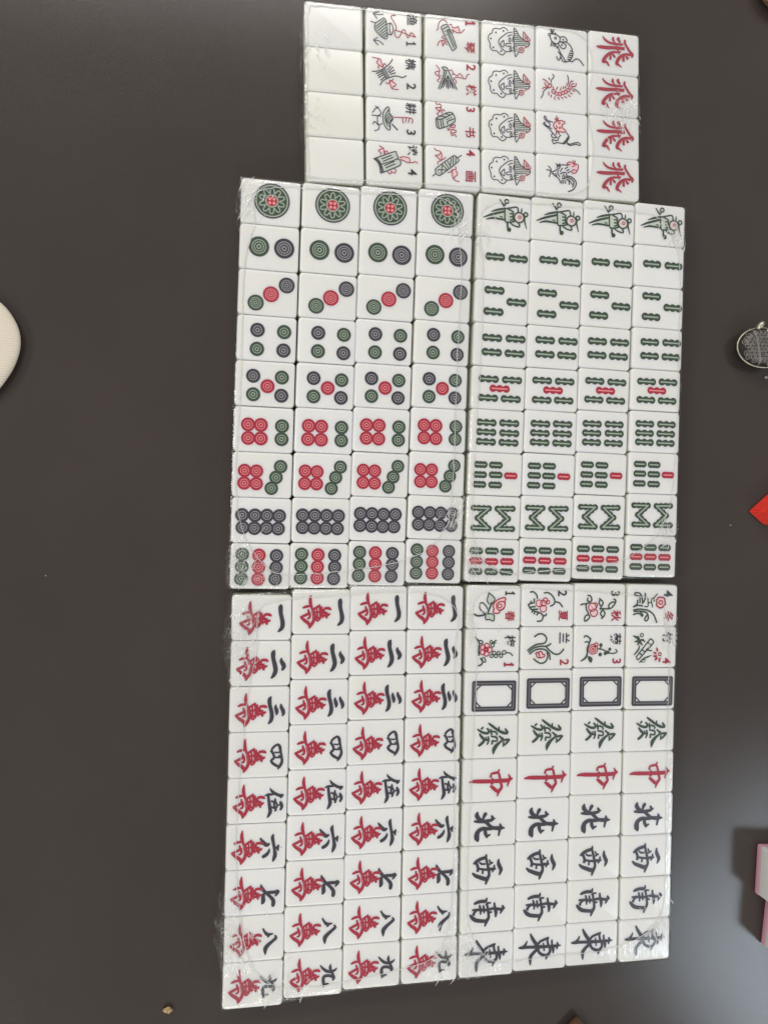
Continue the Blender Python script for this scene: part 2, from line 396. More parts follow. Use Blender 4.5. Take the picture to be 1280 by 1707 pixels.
'chrysanthemum':'''C|p|flower_drawing|0|-530 159 354
C|p|flower_drawing|0|-295 -163 134
B|G|flower_drawing|-1260 -677 71 -1122 -821 102 -877 -714 102 -759 -562 110 -826 -297 102 -978 82 110 -968 461 118 -1121 801 141 -1479 1008 71
B|G|flower_drawing|-1211 -336 63 -990 -392 94 -826 -297 86
B|G|flower_drawing|-672 -638 39 -771 -543 102
P|G|flower_drawing|-923 651 -637 728 -552 919 -667 1146 -875 955
L|G|flower_drawing|79|-125 123 243 200 574 354 904 470 1231 433 1351 319 1224 185
L|G|flower_drawing|79|75 -29 38 124
C|G|flower_drawing|0|72 -143 134
C|G|flower_drawing|0|28 542 141
C|G|flower_drawing|0|773 164 118
C|G|flower_drawing|0|413 468 126
C|G|flower_drawing|0|616 392 134
C|R|flower_drawing|79|-530 159 346
C|R|flower_drawing|79|-530 159 204
C|R|flower_drawing|79|-530 159 71
C|R|flower_drawing|79|-295 -163 134
T|K|plant_character|菊|1246 -598 1002
T|R|number_mark|3|1307 1025 943''',
'bamboo_plant':'''B|G|flower_drawing|-970 -468 120 -1225 -737 160 -1497 -833 56
B|G|flower_drawing|-970 -468 120 -1176 -430 144 -1383 -411 48
B|G|flower_drawing|-970 -468 112 -1048 -276 136 -1149 -142 40
B|G|flower_drawing|-970 -468 112 -841 -275 144 -733 -121 40
B|G|flower_drawing|-929 -506 112 -680 -525 144 -530 -351 40
B|G|flower_drawing|-971 -506 112 -1060 -737 120 -1124 -833 40
B|G|flower_drawing|-954 -160 48 -1057 185 120 -1400 575 64
B|G|flower_drawing|-972 1126 56 -564 802 104 14 605 40
B|G|flower_drawing|-849 1077 72 -474 1080 32
B|G|flower_drawing|-686 924 72 -395 926 32
B|G|flower_drawing|-440 772 64 -192 720 32
C|G|flower_drawing|72|-793 -890 120
L|G|flower_drawing|80|-1190 683 -686 71 -181 -543 -57 -601 136 -408 77 -234 -493 341 -1060 914 -1190 683
L|G|flower_drawing|80|-343 -351 -5 -157
L|G|flower_drawing|80|-789 148 -534 341
L|G|flower_drawing|80|-969 416 -736 609
L|G|flower_drawing|80|-453 245 -245 227 6 266
L|G|flower_drawing|80|-168 -23 -413 188
C|R|flower_drawing|80|661 520 112
B|R|flower_drawing|397 17 48 467 307 144
B|R|flower_drawing|134 383 56 387 469 136
B|R|flower_drawing|141 652 80 435 693 176
B|R|flower_drawing|274 962 120 457 770 120
B|R|flower_drawing|646 790 136 633 1099 80
T|K|plant_character|竹|1240 -695 942
T|R|number_mark|4|1218 987 882''',
'fisher':'''P|g|picture_mark|-726 -872 -579 -724 -525 -292 -472 212 -510 508 -658 578 -915 442 -1245 150 -1372 -127 -1316 -424 -1058 -635
L|K|picture_mark|66|-762 -1123 -1093 -1049 -1479 -1097 -1074 -1251
L|K|picture_mark|66|-1460 -1081 -1205 -782
L|K|picture_mark|66|-751 989 -1100 753 -1467 755 -1173 542
L|K|picture_mark|66|-1431 769 -1138 1048
L|K|picture_mark|66|-1627 -535 -1316 -461
L|K|picture_mark|66|-726 -872 -579 -724 -525 -292 -472 212 -510 508 -658 578 -915 442 -1245 150 -1372 -127 -1316 -424 -1058 -635 -726 -872
L|K|picture_mark|66|-1299 -190 -708 -728
L|K|picture_mark|66|-1262 -48 -579 -651
L|K|picture_mark|66|-1171 87 -543 -473
L|K|picture_mark|66|-1061 203 -525 -274
L|K|picture_mark|66|-970 320 -508 -76
L|K|picture_mark|66|-860 418 -490 105
L|K|picture_mark|66|-749 497 -490 287
L|K|picture_mark|66|-525 -438 -284 -556 -155 -479 -64 -160 -139 177 -232 259 -453 210
L|K|picture_mark|66|-284 -556 -330 -168 -232 259
L|R|picture_mark|66|88 -1108 -134 -1102 -209 -947 12 -607 159 -294 47 10 83 299 268 407 454 186 567 -119 753 -175 863 142 974 350 1125 78 1237 -45 1516 237
L|R|picture_mark|66|1516 237 975 130 529 -5 47 -99
T|K|trade_character|渔|1259 -945 902
B|K|number_mark|880 627 96 879 920 96
B|K|number_mark|880 781 96 1421 732 96
B|K|number_mark|1552 740 15 1402 708 125 1328 595 29
B|K|number_mark|1533 749 37 1383 765 96''',
'woodcutter':'''P|g|picture_mark|-850 -285 -665 -430 -354 140 -557 233
L|K|picture_mark|74|-109 -1124 -295 -814 -591 -529 -887 -317 -1181 -197 -1530 -145
L|K|picture_mark|74|-983 747 -816 476 -520 266 -224 128 146 19 517 74 703 37 852 -69
L|K|picture_mark|74|-850 -285 -557 233
L|K|picture_mark|74|-665 -430 -354 140
L|K|picture_mark|74|-758 -359 -465 188
L|K|picture_mark|74|-481 -358 -222 -639
L|K|picture_mark|74|-408 -219 -74 -580
L|K|picture_mark|74|-316 -155 18 -389
L|K|picture_mark|74|-261 -51 91 -195
L|K|picture_mark|74|-1255 -26 -850 -212
L|K|picture_mark|74|-1146 108 -795 -108
L|K|picture_mark|74|-1091 248 -741 14
L|K|picture_mark|74|-945 416 -631 131
P|p|picture_mark|-1141 -1074 -958 -1038 -885 -791 -776 -510 -996 -598 -1216 -794
P|p|picture_mark|-299 354 -152 449 107 570 -79 770 -154 923
L|R|picture_mark|63|-1527 -1126 -1141 -1074 -958 -1038 -885 -791 -776 -510 -996 -598 -1216 -794 -1105 -950 -1141 -1074
L|R|picture_mark|63|-776 -510 -701 -773 -554 -642
L|R|picture_mark|63|-996 -598 -1144 -474 -1070 -372
L|R|picture_mark|63|291 954 -154 923 -263 642 -299 354 -152 449 107 570 69 720 -79 770 -117 920
L|R|picture_mark|63|-299 354 -411 620 -595 528
L|R|picture_mark|63|-299 354 -151 376 -58 257
T|K|trade_character|樵|1172 -869 901
T|K|number_mark|2|1222 665 901''',
'farmer':'''P|g|picture_mark|-491 -850 -362 -753 -363 -425 -161 -224 -125 -8 -311 299 -293 626 -386 761 -570 650 -753 301 -825 -129 -750 -536
L|K|picture_mark|66|-1541 -356 -1228 -711 -935 -374 -1193 -133
L|K|picture_mark|66|-1337 -810 -1191 -714 -1135 -792
L|K|picture_mark|66|-1596 -170 -972 -152
L|K|picture_mark|66|-1193 -133 -1195 267 -1085 548 -1123 770 -1380 900
L|K|picture_mark|66|-1507 439 -1396 248 -1122 479 -864 347
L|K|picture_mark|66|-491 -850 -362 -753 -363 -425 -161 -224 -125 -8 -311 299 -293 626 -386 761 -570 650 -753 301 -825 -129 -750 -536 -491 -850
L|K|picture_mark|66|-418 -638 -604 -330 -678 -33 -532 355 -348 521
L|K|picture_mark|66|-382 -387 -567 -152 -532 209 -348 303
L|K|picture_mark|66|-531 27 -308 -284
L|K|picture_mark|66|-495 170 -198 -221
L|K|picture_mark|66|-384 233 -143 -80
L|K|picture_mark|88|-163 341 206 693
L|R|picture_mark|66|-32 -162 506 -192 1027 -219 1251 -165 1287 -22 1231 148
L|R|picture_mark|66|580 -180 579 76 653 179
L|R|picture_mark|66|841 -184 765 97
L|R|picture_mark|66|1064 -186 970 115
T|K|trade_character|耕|1160 -872 901
T|K|number_mark|3|1172 775 901''',
'scholar':'''P|g|picture_mark|-1272 -288 -17 -842 112 -707 166 -346 388 -254 406 0 -798 638
L|K|picture_mark|73|-1474 -236 -1088 -393 -17 -842 112 -707 166 -346 -924 103
L|K|picture_mark|73|166 -346 388 -254 406 0 238 159 -871 680 -1000 708
L|K|picture_mark|73|-1474 -236 -1200 -21 -1054 294 -1000 708
L|K|picture_mark|73|-1272 -288 -1016 1 -907 247 -798 638
L|K|picture_mark|73|-1375 -244 -1108 8 -980 289 -901 682
L|K|picture_mark|73|-905 -262 -240 -570
L|K|picture_mark|73|-813 -106 -130 -433
L|K|picture_mark|73|-722 178 -57 -147
L|K|picture_mark|73|-631 335 17 12
P|p|picture_mark|-828 -996 -755 -820 -977 -693 -1160 -823
P|p|picture_mark|333 -432 575 -525 1021 -468 1020 -157 760 -210
L|R|picture_mark|62|-1085 -1157 -828 -1032 -755 -820 -756 -638
L|R|picture_mark|62|-828 -996 -1160 -823 -977 -693 -1014 -544
L|R|picture_mark|62|-683 -607 -682 -789 -534 -837 -498 -695
L|R|picture_mark|62|333 -432 575 -525 1021 -468 1020 -157 760 -210 426 -348
L|R|picture_mark|62|1020 -157 1319 -180 1468 -265 1617 -149
L|R|picture_mark|62|-503 580 -356 751 -244 597 -281 527
L|R|picture_mark|62|-207 594 -23 653 89 499 -22 343
T|K|trade_character|读|1247 -1017 863
T|K|number_mark|4|1260 501 863''',
'zither':'''P|g|picture_mark|-815 -632 -701 -756 -435 -859 -321 -761 -56 -235 266 619 36 940 -97 806 -739 -382
L|K|picture_mark|68|-815 -632 -701 -756 -435 -859 -321 -761 -56 -235 266 619 208 774 36 940 -97 806 -739 -382 -815 -632
L|K|picture_mark|68|-739 -456 -359 -720
L|K|picture_mark|68|-360 -498 -95 65 170 629
L|K|picture_mark|68|-428 -453 -171 185 94 749
L|K|picture_mark|68|-284 -506 -56 -198
C|K|picture_mark|0|-550 -347 49
C|K|picture_mark|0|-437 -120 49
P|p|picture_mark|-56 -531 250 -676 403 -804 516 -409 325 -351
P|p|picture_mark|-741 357 -513 296 -590 452 -704 722
L|R|picture_mark|64|-1156 -355 -1042 -496 -1003 -870 -776 -1117 -548 -1124 -397 -975
L|R|picture_mark|64|-245 -843 -93 -897 -55 -717 250 -676 403 -804 516 -409 325 -351 -56 -531
L|R|picture_mark|64|516 -372 631 -384 861 -632
L|R|picture_mark|64|-56 -494 58 -396 39 -282
L|R|picture_mark|64|-1083 726 -968 418 -741 320 -551 263 -589 156 -741 135 -740 24 -645 -4
L|R|picture_mark|64|-741 357 -704 722 -590 452 -400 579
L|R|picture_mark|64|-589 341 -438 398
B|R|number_mark|977 -1266 98 977 -968 98
B|R|number_mark|977 -1110 98 1534 -1164 98
B|R|number_mark|1668 -1157 15 1515 -1188 128 1438 -1302 30
B|R|number_mark|1649 -1147 38 1495 -1130 98
T|R|art_character|琴|1260 588 921''',
'chess':'''P|g|picture_mark|-783 -860 -442 -876 -140 -204 -595 -158
L|K|picture_mark|75|-783 -860 -442 -876 -64 -137 296 587
L|K|picture_mark|75|-783 -860 -651 -707 -442 -673
L|K|picture_mark|75|-651 -707 -633 -487 -1033 659
L|K|picture_mark|75|-442 -673 -557 -310 -881 645
L|K|picture_mark|75|-367 -329 -140 18 125 548
L|K|picture_mark|75|-367 -329 -635 362 -749 521
L|K|picture_mark|75|-349 -183 -351 594
L|K|picture_mark|75|-235 -9 -217 507
L|K|picture_mark|75|-140 129 -27 525
L|K|picture_mark|75|-444 11 -464 494
L|K|picture_mark|75|-558 -125 -710 296
L|R|picture_mark|64|-1199 -984 -973 -711 -973 -527 -1087 -257 -1295 -421 -1162 -545 -992 -562
L|R|picture_mark|64|-1087 -257 -936 -88 -1126 78 -1013 178
L|R|picture_mark|64|-860 -280 -974 -232
L|R|picture_mark|64|-253 -710 -62 -729 51 -519 318 -397 528 -566 738 -253 318 -286 50 -148 241 -19 202 170
L|R|picture_mark|64|51 -519 -63 -415
L|R|picture_mark|64|738 -235 929 -235 1044 -507 1198 -578
T|R|number_mark|2|1314 -1054 920
T|R|art_character|棋|1330 543 920''',
'book':'''P|g|picture_mark|-1208 -259 -1018 -405 -374 -759 6 -738 157 -178 -642 318 -1115 359
L|K|picture_mark|75|-1208 -259 -1018 -405 -374 -759 6 -738 157 -178 -642 318 -1115 359 -1208 -259
L|K|picture_mark|75|-1208 -241 -754 -281 6 -719
L|K|picture_mark|75|-754 -281 -642 318
L|K|picture_mark|75|-1094 -232 -1001 331
L|K|picture_mark|75|-905 -249 -801 313
L|K|picture_mark|75|-867 -456 -450 -456
L|K|picture_mark|75|-526 -671 -222 -606
L|K|picture_mark|75|-357 53 -375 -130 82 -356
C|K|picture_mark|0|-413 -275 49
C|K|picture_mark|0|-280 -342 49
C|K|picture_mark|0|-127 -430 49
L|R|picture_mark|68|-1224 -1418 -1167 -1276 -903 -1301 -847 -1122 -1017 -1032 -1206 -1052 -1168 -908 -904 -858 -847 -1085
L|R|picture_mark|68|-847 -863 -1131 -616 -1018 -516
L|R|picture_mark|68|-791 -684 -714 -949 -563 -852
L|R|picture_mark|68|-376 313 -301 491 -148 182 157 44 118 270 -110 216
L|R|picture_mark|68|-148 441 -73 804 155 748 269 886
L|R|picture_mark|68|-110 401 232 445 194 596 -73 656
T|R|number_mark|3|1307 -1134 882
T|R|art_character|书|1264 467 882''',
'painting':'''P|g|picture_mark|-1291 326 -1215 136 -77 -766 152 -803 361 -616 303 -389 -839 549 -1066 640 -1254 544
L|K|picture_mark|67|-1291 326 -1215 136 -77 -766 152 -803 361 -616 303 -389 -839 549 -1066 640 -1254 544 -1291 326
L|K|picture_mark|67|-1500 729 -1292 547
L|K|picture_mark|67|285 -684 590 -894
L|K|picture_mark|67|-799 -154 -876 515
L|K|picture_mark|67|-799 -117 -459 188
L|K|picture_mark|67|-1102 238 -535 231
L|K|picture_mark|67|-609 -280 -345 68
L|K|picture_mark|67|-420 -406 -193 -17
L|K|picture_mark|67|-153 -612 -231 -88
L|K|picture_mark|67|-1 -735 -40 -177
L|K|picture_mark|67|189 -750 150 -303
C|K|picture_mark|0|-1140 333 41
C|K|picture_mark|0|-1046 492 41
P|p|picture_mark|-911 -993 -835 -852 -912 -403 -1100 -609 -1024 -800
P|p|picture_mark|-79 232 187 212 301 462 -42 747
L|R|picture_mark|64|-1363 -1251 -1250 -1113 -986 -1061 -835 -852 -912 -403 -1100 -609 -1327 -738 -1024 -800 -911 -993
L|R|picture_mark|64|-912 -403 -722 -529 -571 -652
L|R|picture_mark|64|-988 -360 -1139 -275 -1120 -129
L|R|picture_mark|64|-384 404 -232 355 -79 195 187 101 150 -44
L|R|picture_mark|64|-79 232 -42 747 148 622 301 462 187 212
L|R|picture_mark|64|-42 747 147 918 414 971
T|R|number_mark|4|1280 -1117 881
T|R|art_character|画|1237 539 881''',
'face':'''L|K|face_drawing|65|-223 695 -458 907 -730 786 -885 653 -1196 649 -1351 441 -1370 181 -1505 -140 -1427 -448 -1233 -581 -1155 -852 -921 -952 -649 -926 -415 -1065 -181 -1016 -64 -879
L|K|face_drawing|65|249 -801 -64 -729 -377 -488 -689 -192 -729 75 -574 358 -301 591 11 614 364 502
L|K|face_drawing|65|-358 -153 -612 100 -359 335 -358 -153
L|K|face_drawing|65|208 11 -144 49 -222 133 -144 237 208 199
L|K|face_drawing|65|92 -397 13 -231 91 -70 177 -248 92 -397
L|K|face_drawing|65|149 280 74 420 148 543 223 404 149 280
L|K|face_drawing|65|-65 -447 14 -531 249 -613
L|K|face_drawing|65|327 -452 306 -150
L|K|face_drawing|65|325 262 403 366
L|K|face_drawing|65|406 -1119 385 -534 423 401 520 917 638 755 756 554
L|K|face_drawing|65|406 -1119 563 -1005 837 -546 1269 -292 1545 -208 1565 -60 1426 106
L|G|face_drawing|58|406 -875 602 -896
L|G|face_drawing|58|405 -724 719 -721
L|G|face_drawing|58|405 -574 798 -579
L|G|face_drawing|58|405 -442 915 -442
L|G|face_drawing|58|444 -315 1151 -317
L|G|face_drawing|58|444 -165 1427 -226
L|G|face_drawing|58|463 -16 1545 -95
L|G|face_drawing|58|463 96 1348 58
L|G|face_drawing|58|443 230 639 209
L|G|face_drawing|58|462 378 639 378
L|G|face_drawing|58|481 527 638 510
C|K|face_drawing|0|-376 -825 65
C|K|face_drawing|0|-941 -651 65
C|K|face_drawing|0|-1311 -180 65
C|K|face_drawing|0|-1118 435 65
C|K|face_drawing|0|-555 637 65
L|R|face_drawing|65|1113 -934 1566 -437 1565 -324 1269 -292 1092 -461 1113 -934
L|R|face_drawing|65|1231 -664 1270 -405
L|R|face_drawing|65|1349 -564 1408 -382
L|R|face_drawing|65|1209 223 1505 60
L|R|face_drawing|65|934 234 1091 255 1130 401 1031 562 835 583 756 422 796 286 934 234
C|R|face_drawing|54|933 403 61''',
'mouse':'''L|K|animal_drawing|78|-922 -1359 -803 -1012
L|K|animal_drawing|78|-782 -1318 -743 -1000
L|K|animal_drawing|78|-602 -1319 -703 -1023
L|K|animal_drawing|78|-943 -788 -823 -479 -624 -311 -344 -285 -163 -551 -223 -811 -543 -946 -863 -949
L|K|animal_drawing|78|-143 -781 178 -836 379 -610 258 -483 -143 -439
L|K|animal_drawing|78|-304 -270 -143 -439 258 -293 257 -64 16 38 -304 -270
L|K|animal_drawing|78|-783 -407 -864 -57
L|K|animal_drawing|78|-684 -267 -724 -73
L|K|animal_drawing|78|-584 -277 -584 -50
L|K|animal_drawing|78|-544 -244 -384 43
L|K|animal_drawing|78|338 -454 620 -256 781 70 820 409 618 811 256 982 135 976
L|K|animal_drawing|78|-344 -114 -144 321 96 676 296 959
L|K|animal_drawing|78|-305 300 -105 545 -266 922 -425 654
L|K|animal_drawing|78|-105 621 15 912 216 986
L|K|animal_drawing|78|619 144 780 146
L|K|animal_drawing|78|538 324 800 296
L|K|animal_drawing|78|498 462 780 451
L|K|animal_drawing|78|437 601 719 610
L|K|animal_drawing|78|417 756 618 773
L|K|animal_drawing|78|538 857 779 908 1022 692 1305 701 1648 1085
L|K|animal_drawing|78|-583 -961 -523 -1043 -463 -936
C|K|animal_drawing|63|-970 -872 86
C|K|animal_drawing|63|-503 -666 78
C|K|animal_drawing|0|78 -616 66
C|K|animal_drawing|0|-23 -224 66''',
'centipede':'''C|p|animal_drawing|0|-629 120 129
C|p|animal_drawing|0|-389 248 117
C|p|animal_drawing|0|-149 263 117
C|p|animal_drawing|0|92 163 117
C|p|animal_drawing|0|313 66 109
C|p|animal_drawing|0|494 -85 117
C|p|animal_drawing|0|655 -291 117
C|R|animal_drawing|66|-629 120 137
C|R|animal_drawing|66|-389 248 125
C|R|animal_drawing|66|-149 263 125
C|R|animal_drawing|66|92 163 125
C|R|animal_drawing|66|313 66 117
C|R|animal_drawing|66|494 -85 125
C|R|animal_drawing|66|655 -291 125
C|R|animal_drawing|0|-629 120 31
C|R|animal_drawing|0|-389 248 31
C|R|animal_drawing|0|-149 263 31
C|R|animal_drawing|0|92 163 31
C|R|animal_drawing|0|313 66 31
C|R|animal_drawing|0|494 -85 31
C|R|animal_drawing|0|655 -291 31
L|R|animal_drawing|74|-1107 -61 -788 -206 -828 -429 -1027 -258 -1107 -61
L|R|animal_drawing|74|-988 193 -988 420
L|R|animal_drawing|74|-809 403 -809 554
L|R|animal_drawing|74|-549 491 -530 698
L|R|animal_drawing|74|-309 506 -189 665
L|R|animal_drawing|74|-29 479 91 582
L|R|animal_drawing|74|212 418 373 478
L|R|animal_drawing|74|494 277 654 375
L|R|animal_drawing|74|655 109 816 169
L|R|animal_drawing|74|816 -98 978 -37
L|R|animal_drawing|74|-668 -218 -628 -70
L|R|animal_drawing|74|-429 -52 -308 -215
L|R|animal_drawing|74|-108 -7 -68 -201
L|R|animal_drawing|74|92 -141 133 -297
L|R|animal_drawing|74|253 -195 293 -351
L|R|animal_drawing|74|414 -401 374 -549
L|R|animal_drawing|74|575 -455 495 -599
L|R|animal_drawing|74|-1425 -673 -1226 -617 -947 -342
L|R|animal_drawing|74|-1306 -457 -1226 -276 -1027 -144
L|R|animal_drawing|74|-1465 12 -1306 -117 -1107 -61
L|R|animal_drawing|74|656 -577 696 -733 858 -768
L|R|animal_drawing|74|817 -364 1059 -426 1100 -621
L|R|animal_drawing|74|736 -509 938 -605
L|K|animal_drawing|66|-827 -505 -787 -699 -587 -946 -687 -1107
L|K|animal_drawing|66|-987 -830 -927 -685
L|K|animal_drawing|66|-1187 -15 -1386 194 -1446 464 -1585 667
L|K|animal_drawing|66|495 -599 515 -867 435 -1145
L|K|animal_drawing|66|897 -220 1180 -95 1402 131''',
'cat':'''P|p|animal_drawing|-552 -753 -272 -874 49 -884 209 -784 8 -614 -32 -421 249 -218 208 -100 -153 -87 -433 -157 -672 -477
L|K|animal_drawing|74|-732 -737 -991 -789 -1190 -885 -1269 -1104 -1388 -1056 -1309 -874 -1150 -737 -951 -641 -952 -338 -792 -239
L|K|animal_drawing|74|-1349 -681 -1429 -523 -1071 -290 -753 23 -473 301
L|K|animal_drawing|74|-1349 -681 -1270 -499 -952 -338
L|K|animal_drawing|74|-753 98 -833 257 -673 395 -394 332
L|K|animal_drawing|74|309 -71 529 214 408 491 207 736 -154 729 -434 715 -634 827 -734 665 -753 515 -554 574 -314 515 -273 322 -113 156
L|K|animal_drawing|74|348 648 569 743 972 613 1255 570 1396 711 1295 776 1052 702 649 831 408 757
L|K|animal_drawing|74|-353 -88 -233 91
P|G|animal_drawing|429 185 489 256 388 492 167 694 6 715 248 467
L|R|animal_drawing|74|-552 -753 -272 -874 49 -884 209 -784 8 -614 -32 -421 249 -218 208 -100 -153 -87 -433 -157 -672 -477 -552 -753
L|R|animal_drawing|74|-431 -1200 -432 -878
L|R|animal_drawing|74|-552 -1019 -452 -876
L|R|animal_drawing|74|-291 -1080 -392 -882
L|R|animal_drawing|74|-472 -495 -392 -388 -513 -264
L|R|animal_drawing|74|-433 -119 -473 150
C|R|animal_drawing|55|-232 -706 62
C|R|animal_drawing|55|-192 -368 62''',
'rooster':'''P|p|animal_drawing|385 -818 406 -953 647 -1030 848 -894 1171 -882 1211 -618 1009 -259 686 -272 848 -475
L|K|animal_drawing|74|-1195 -313 -956 -294 -836 -190 -557 -288 -357 -455
L|K|animal_drawing|74|-1055 -588 -876 -414 -876 -224 -996 164
L|K|animal_drawing|74|-196 -733 84 -775 406 -763
L|K|animal_drawing|74|-476 -825 -196 -620
L|K|animal_drawing|74|-196 -847 -397 -528
L|K|animal_drawing|74|-436 -676 -156 -699
L|K|animal_drawing|74|-156 -623 -277 -424
L|K|animal_drawing|74|4 -522 -157 -281
L|K|animal_drawing|74|204 -500 405 -630
L|K|animal_drawing|74|325 -357 526 -487
L|K|animal_drawing|74|405 -212 606 -342
L|K|animal_drawing|74|-317 -344 -357 -114 -197 101
L|K|animal_drawing|74|-157 -92 43 -221 284 -202 324 23 163 225 -37 203
L|K|animal_drawing|74|3 86 123 -114
L|K|animal_drawing|74|123 152 204 -6
L|K|animal_drawing|74|-797 -117 -517 88 -238 294 -158 553
L|K|animal_drawing|74|-677 -89 -597 57
L|K|animal_drawing|74|-517 -101 -437 82
L|K|animal_drawing|74|324 251 565 346 745 598
L|K|animal_drawing|74|404 282 524 425 524 615
L|K|animal_drawing|74|243 333 243 561
L|K|animal_drawing|74|83 345 82 573
L|K|animal_drawing|74|-38 354 -58 584
L|K|animal_drawing|86|364 19 726 67 1048 385 1007 731 765 1015 463 1133
L|K|animal_drawing|86|364 133 645 188 887 435 785 786
L|R|animal_drawing|70|385 -818 406 -953 647 -1030 848 -894 1171 -882 1211 -618 1009 -259 686 -272 848 -475 1049 -453
L|R|animal_drawing|70|768 -697 969 -789
L|R|animal_drawing|70|809 -1157 889 -973
L|R|animal_drawing|70|990 -1134 929 -900
L|R|animal_drawing|70|385 -818 607 -836''',
'bird':'''P|g|bird_drawing|39 -537 565 -423 629 218 233 374 29 281
P|g|bird_drawing|-901 -76 -33 -339 -13 210 -654 163
C|q|bird_drawing|0|1042 -35 350
B|G|bird_drawing|-445 -1207 62 -88 -733 140
B|G|bird_drawing|-1605 208 54 -981 -67 156 -34 -366 132
B|G|bird_drawing|-1027 -259 47 -596 -431 140 -42 -567 132
B|G|bird_drawing|-1383 324 54 -971 197 132 -573 193 132 -12 229 132
B|G|bird_drawing|1217 -741 47 1208 -454 117
B|G|bird_drawing|1461 -137 117 1451 131 109 1622 706 47
B|G|bird_drawing|193 378 125 208 795 125
B|G|bird_drawing|-400 23 54 -178 75 101
L|G|bird_drawing|109|-51 -813 4 -952
L|G|bird_drawing|109|-44 -623 10 283 233 374 631 294
L|G|bird_drawing|109|38 -575 435 -675 874 -761 967 -428
L|G|bird_drawing|109|198 -574 565 -423
L|G|bird_drawing|109|371 -250 571 -271
L|G|bird_drawing|109|379 -22 579 -43
L|G|bird_drawing|109|387 205 586 146
L|G|bird_drawing|109|606 -389 580 -5 711 285
L|G|bird_drawing|109|394 395 641 559 1006 636 1103 549 996 370
C|G|bird_drawing|109|79 -1093 140
C|G|bird_drawing|109|1042 -35 362
C|G|bird_drawing|109|1536 -298 140
C|G|bird_drawing|0|324 897 163
C|R|bird_drawing|62|1093 -67 97''',
'white_dragon':'''F|K|frame_mark|-1471 -941 1780 1231 177''',
'c1':'''W|G|circle_mark|87 -93 1190''',
'c2':'''D|G|circle_mark|-683 -17 681
D|K|circle_mark|992 -3 681''',
'c3':'''D|G|circle_mark|-800 725 537
D|R|circle_mark|214 87 537
D|K|circle_mark|1231 -584 537''',
'c4':'''D|K|circle_mark|-608 -508 483
D|K|circle_mark|1148 750 483
D|G|circle_mark|1141 -503 483
D|G|circle_mark|-596 752 483''',
'c5':'''D|K|circle_mark|-800 -485 474
D|K|circle_mark|1096 749 474
D|G|circle_mark|1099 -467 474
D|G|circle_mark|-775 749 474
D|R|circle_mark|166 143 474''',
'c6':'''D|R|circle_mark|-1038 -298 471
D|R|circle_mark|-190 -296 471
D|R|circle_mark|-1027 611 471
D|R|circle_mark|-183 616 471
D|G|circle_mark|1213 -297 471
D|G|circle_mark|1209 602 471''',
'c7':'''D|R|circle_mark|-1185 -255 453
D|R|circle_mark|-385 -260 453
D|R|circle_mark|-1176 588 453
D|R|circle_mark|-380 586 453
D|G|circle_mark|1205 -624 453
D|G|circle_mark|912 116 453
D|G|circle_mark|616 851 453''',
'c8':'''D|K|circle_mark|-1252 -338 461
D|K|circle_mark|-434 -336 461
D|K|circle_mark|361 -334 461
D|K|circle_mark|1174 -332 461
D|K|circle_mark|-1239 508 461
D|K|circle_mark|-448 513 461
D|K|circle_mark|347 517 461
D|K|circle_mark|1132 522 461''',
'c9':'''D|G|circle_mark|-1222 -757 454
D|G|circle_mark|-1223 47 454
D|G|circle_mark|-1252 852 454
D|R|circle_mark|-117 -741 454
D|R|circle_mark|-119 53 454
D|R|circle_mark|-121 846 454
D|K|circle_mark|1052 -726 454
D|K|circle_mark|1049 57 454
D|K|circle_mark|1019 855 454''',
'b2':'''S|G|bamboo_mark|-602 -107 1469 563
S|G|bamboo_mark|1112 -102 1469 563''',
'b3':'''S|G|bamboo_mark|-591 -784 1516 570
S|G|bamboo_mark|1093 -51 1516 570
S|G|bamboo_mark|-593 717 1516 570''',
'b4':'''S|G|bamboo_mark|-623 -455 1516 556
S|G|bamboo_mark|1102 -509 1516 556
S|G|bamboo_mark|-628 558 1516 556
S|G|bamboo_mark|1055 540 1516 556''',
'b5':'''S|G|bamboo_mark|-757 -610 1516 528
S|G|bamboo_mark|952 -633 1516 528
S|G|bamboo_mark|-777 752 1516 528
S|G|bamboo_mark|916 737 1516 528
S|R|bamboo_mark|77 35 1516 528''',
'b6':'''S|G|bamboo_mark|-812 -561 1511 527
S|G|bamboo_mark|879 -607 1511 527
S|G|bamboo_mark|-815 112 1511 527
S|G|bamboo_mark|890 83 1511 527
S|G|bamboo_mark|-819 785 1511 527
S|G|bamboo_mark|873 773 1511 527''',
'b7':'''S|G|bamboo_mark|-1129 -630 1024 495
S|G|bamboo_mark|1 -629 1024 495
S|G|bamboo_mark|-1138 74 1024 495
S|G|bamboo_mark|-9 77 1024 495
S|G|bamboo_mark|-1144 780 1024 495
S|G|bamboo_mark|-3 782 1024 495
S|R|bamboo_mark|1124 69 1012 495''',
'b8':'''Z|G|bamboo_mark|-1494 -638 -388 -644 -1192 63 -376 766 -1462 767 455
Z|G|bamboo_mark|1365 -676 248 -631 1051 55 220 783 1377 762 455''',
'b9':'''S|G|bamboo_mark|-1210 -665 1026 513
S|G|bamboo_mark|-81 -672 1026 513
S|G|bamboo_mark|1043 -665 1026 513
S|G|bamboo_mark|-1214 767 1026 513
S|G|bamboo_mark|-99 779 1026 513
S|G|bamboo_mark|1039 777 1026 513
S|R|bamboo_mark|-1212 44 1026 513
S|R|bamboo_mark|-83 53 1026 513
S|R|bamboo_mark|1055 49 1026 513''',
}
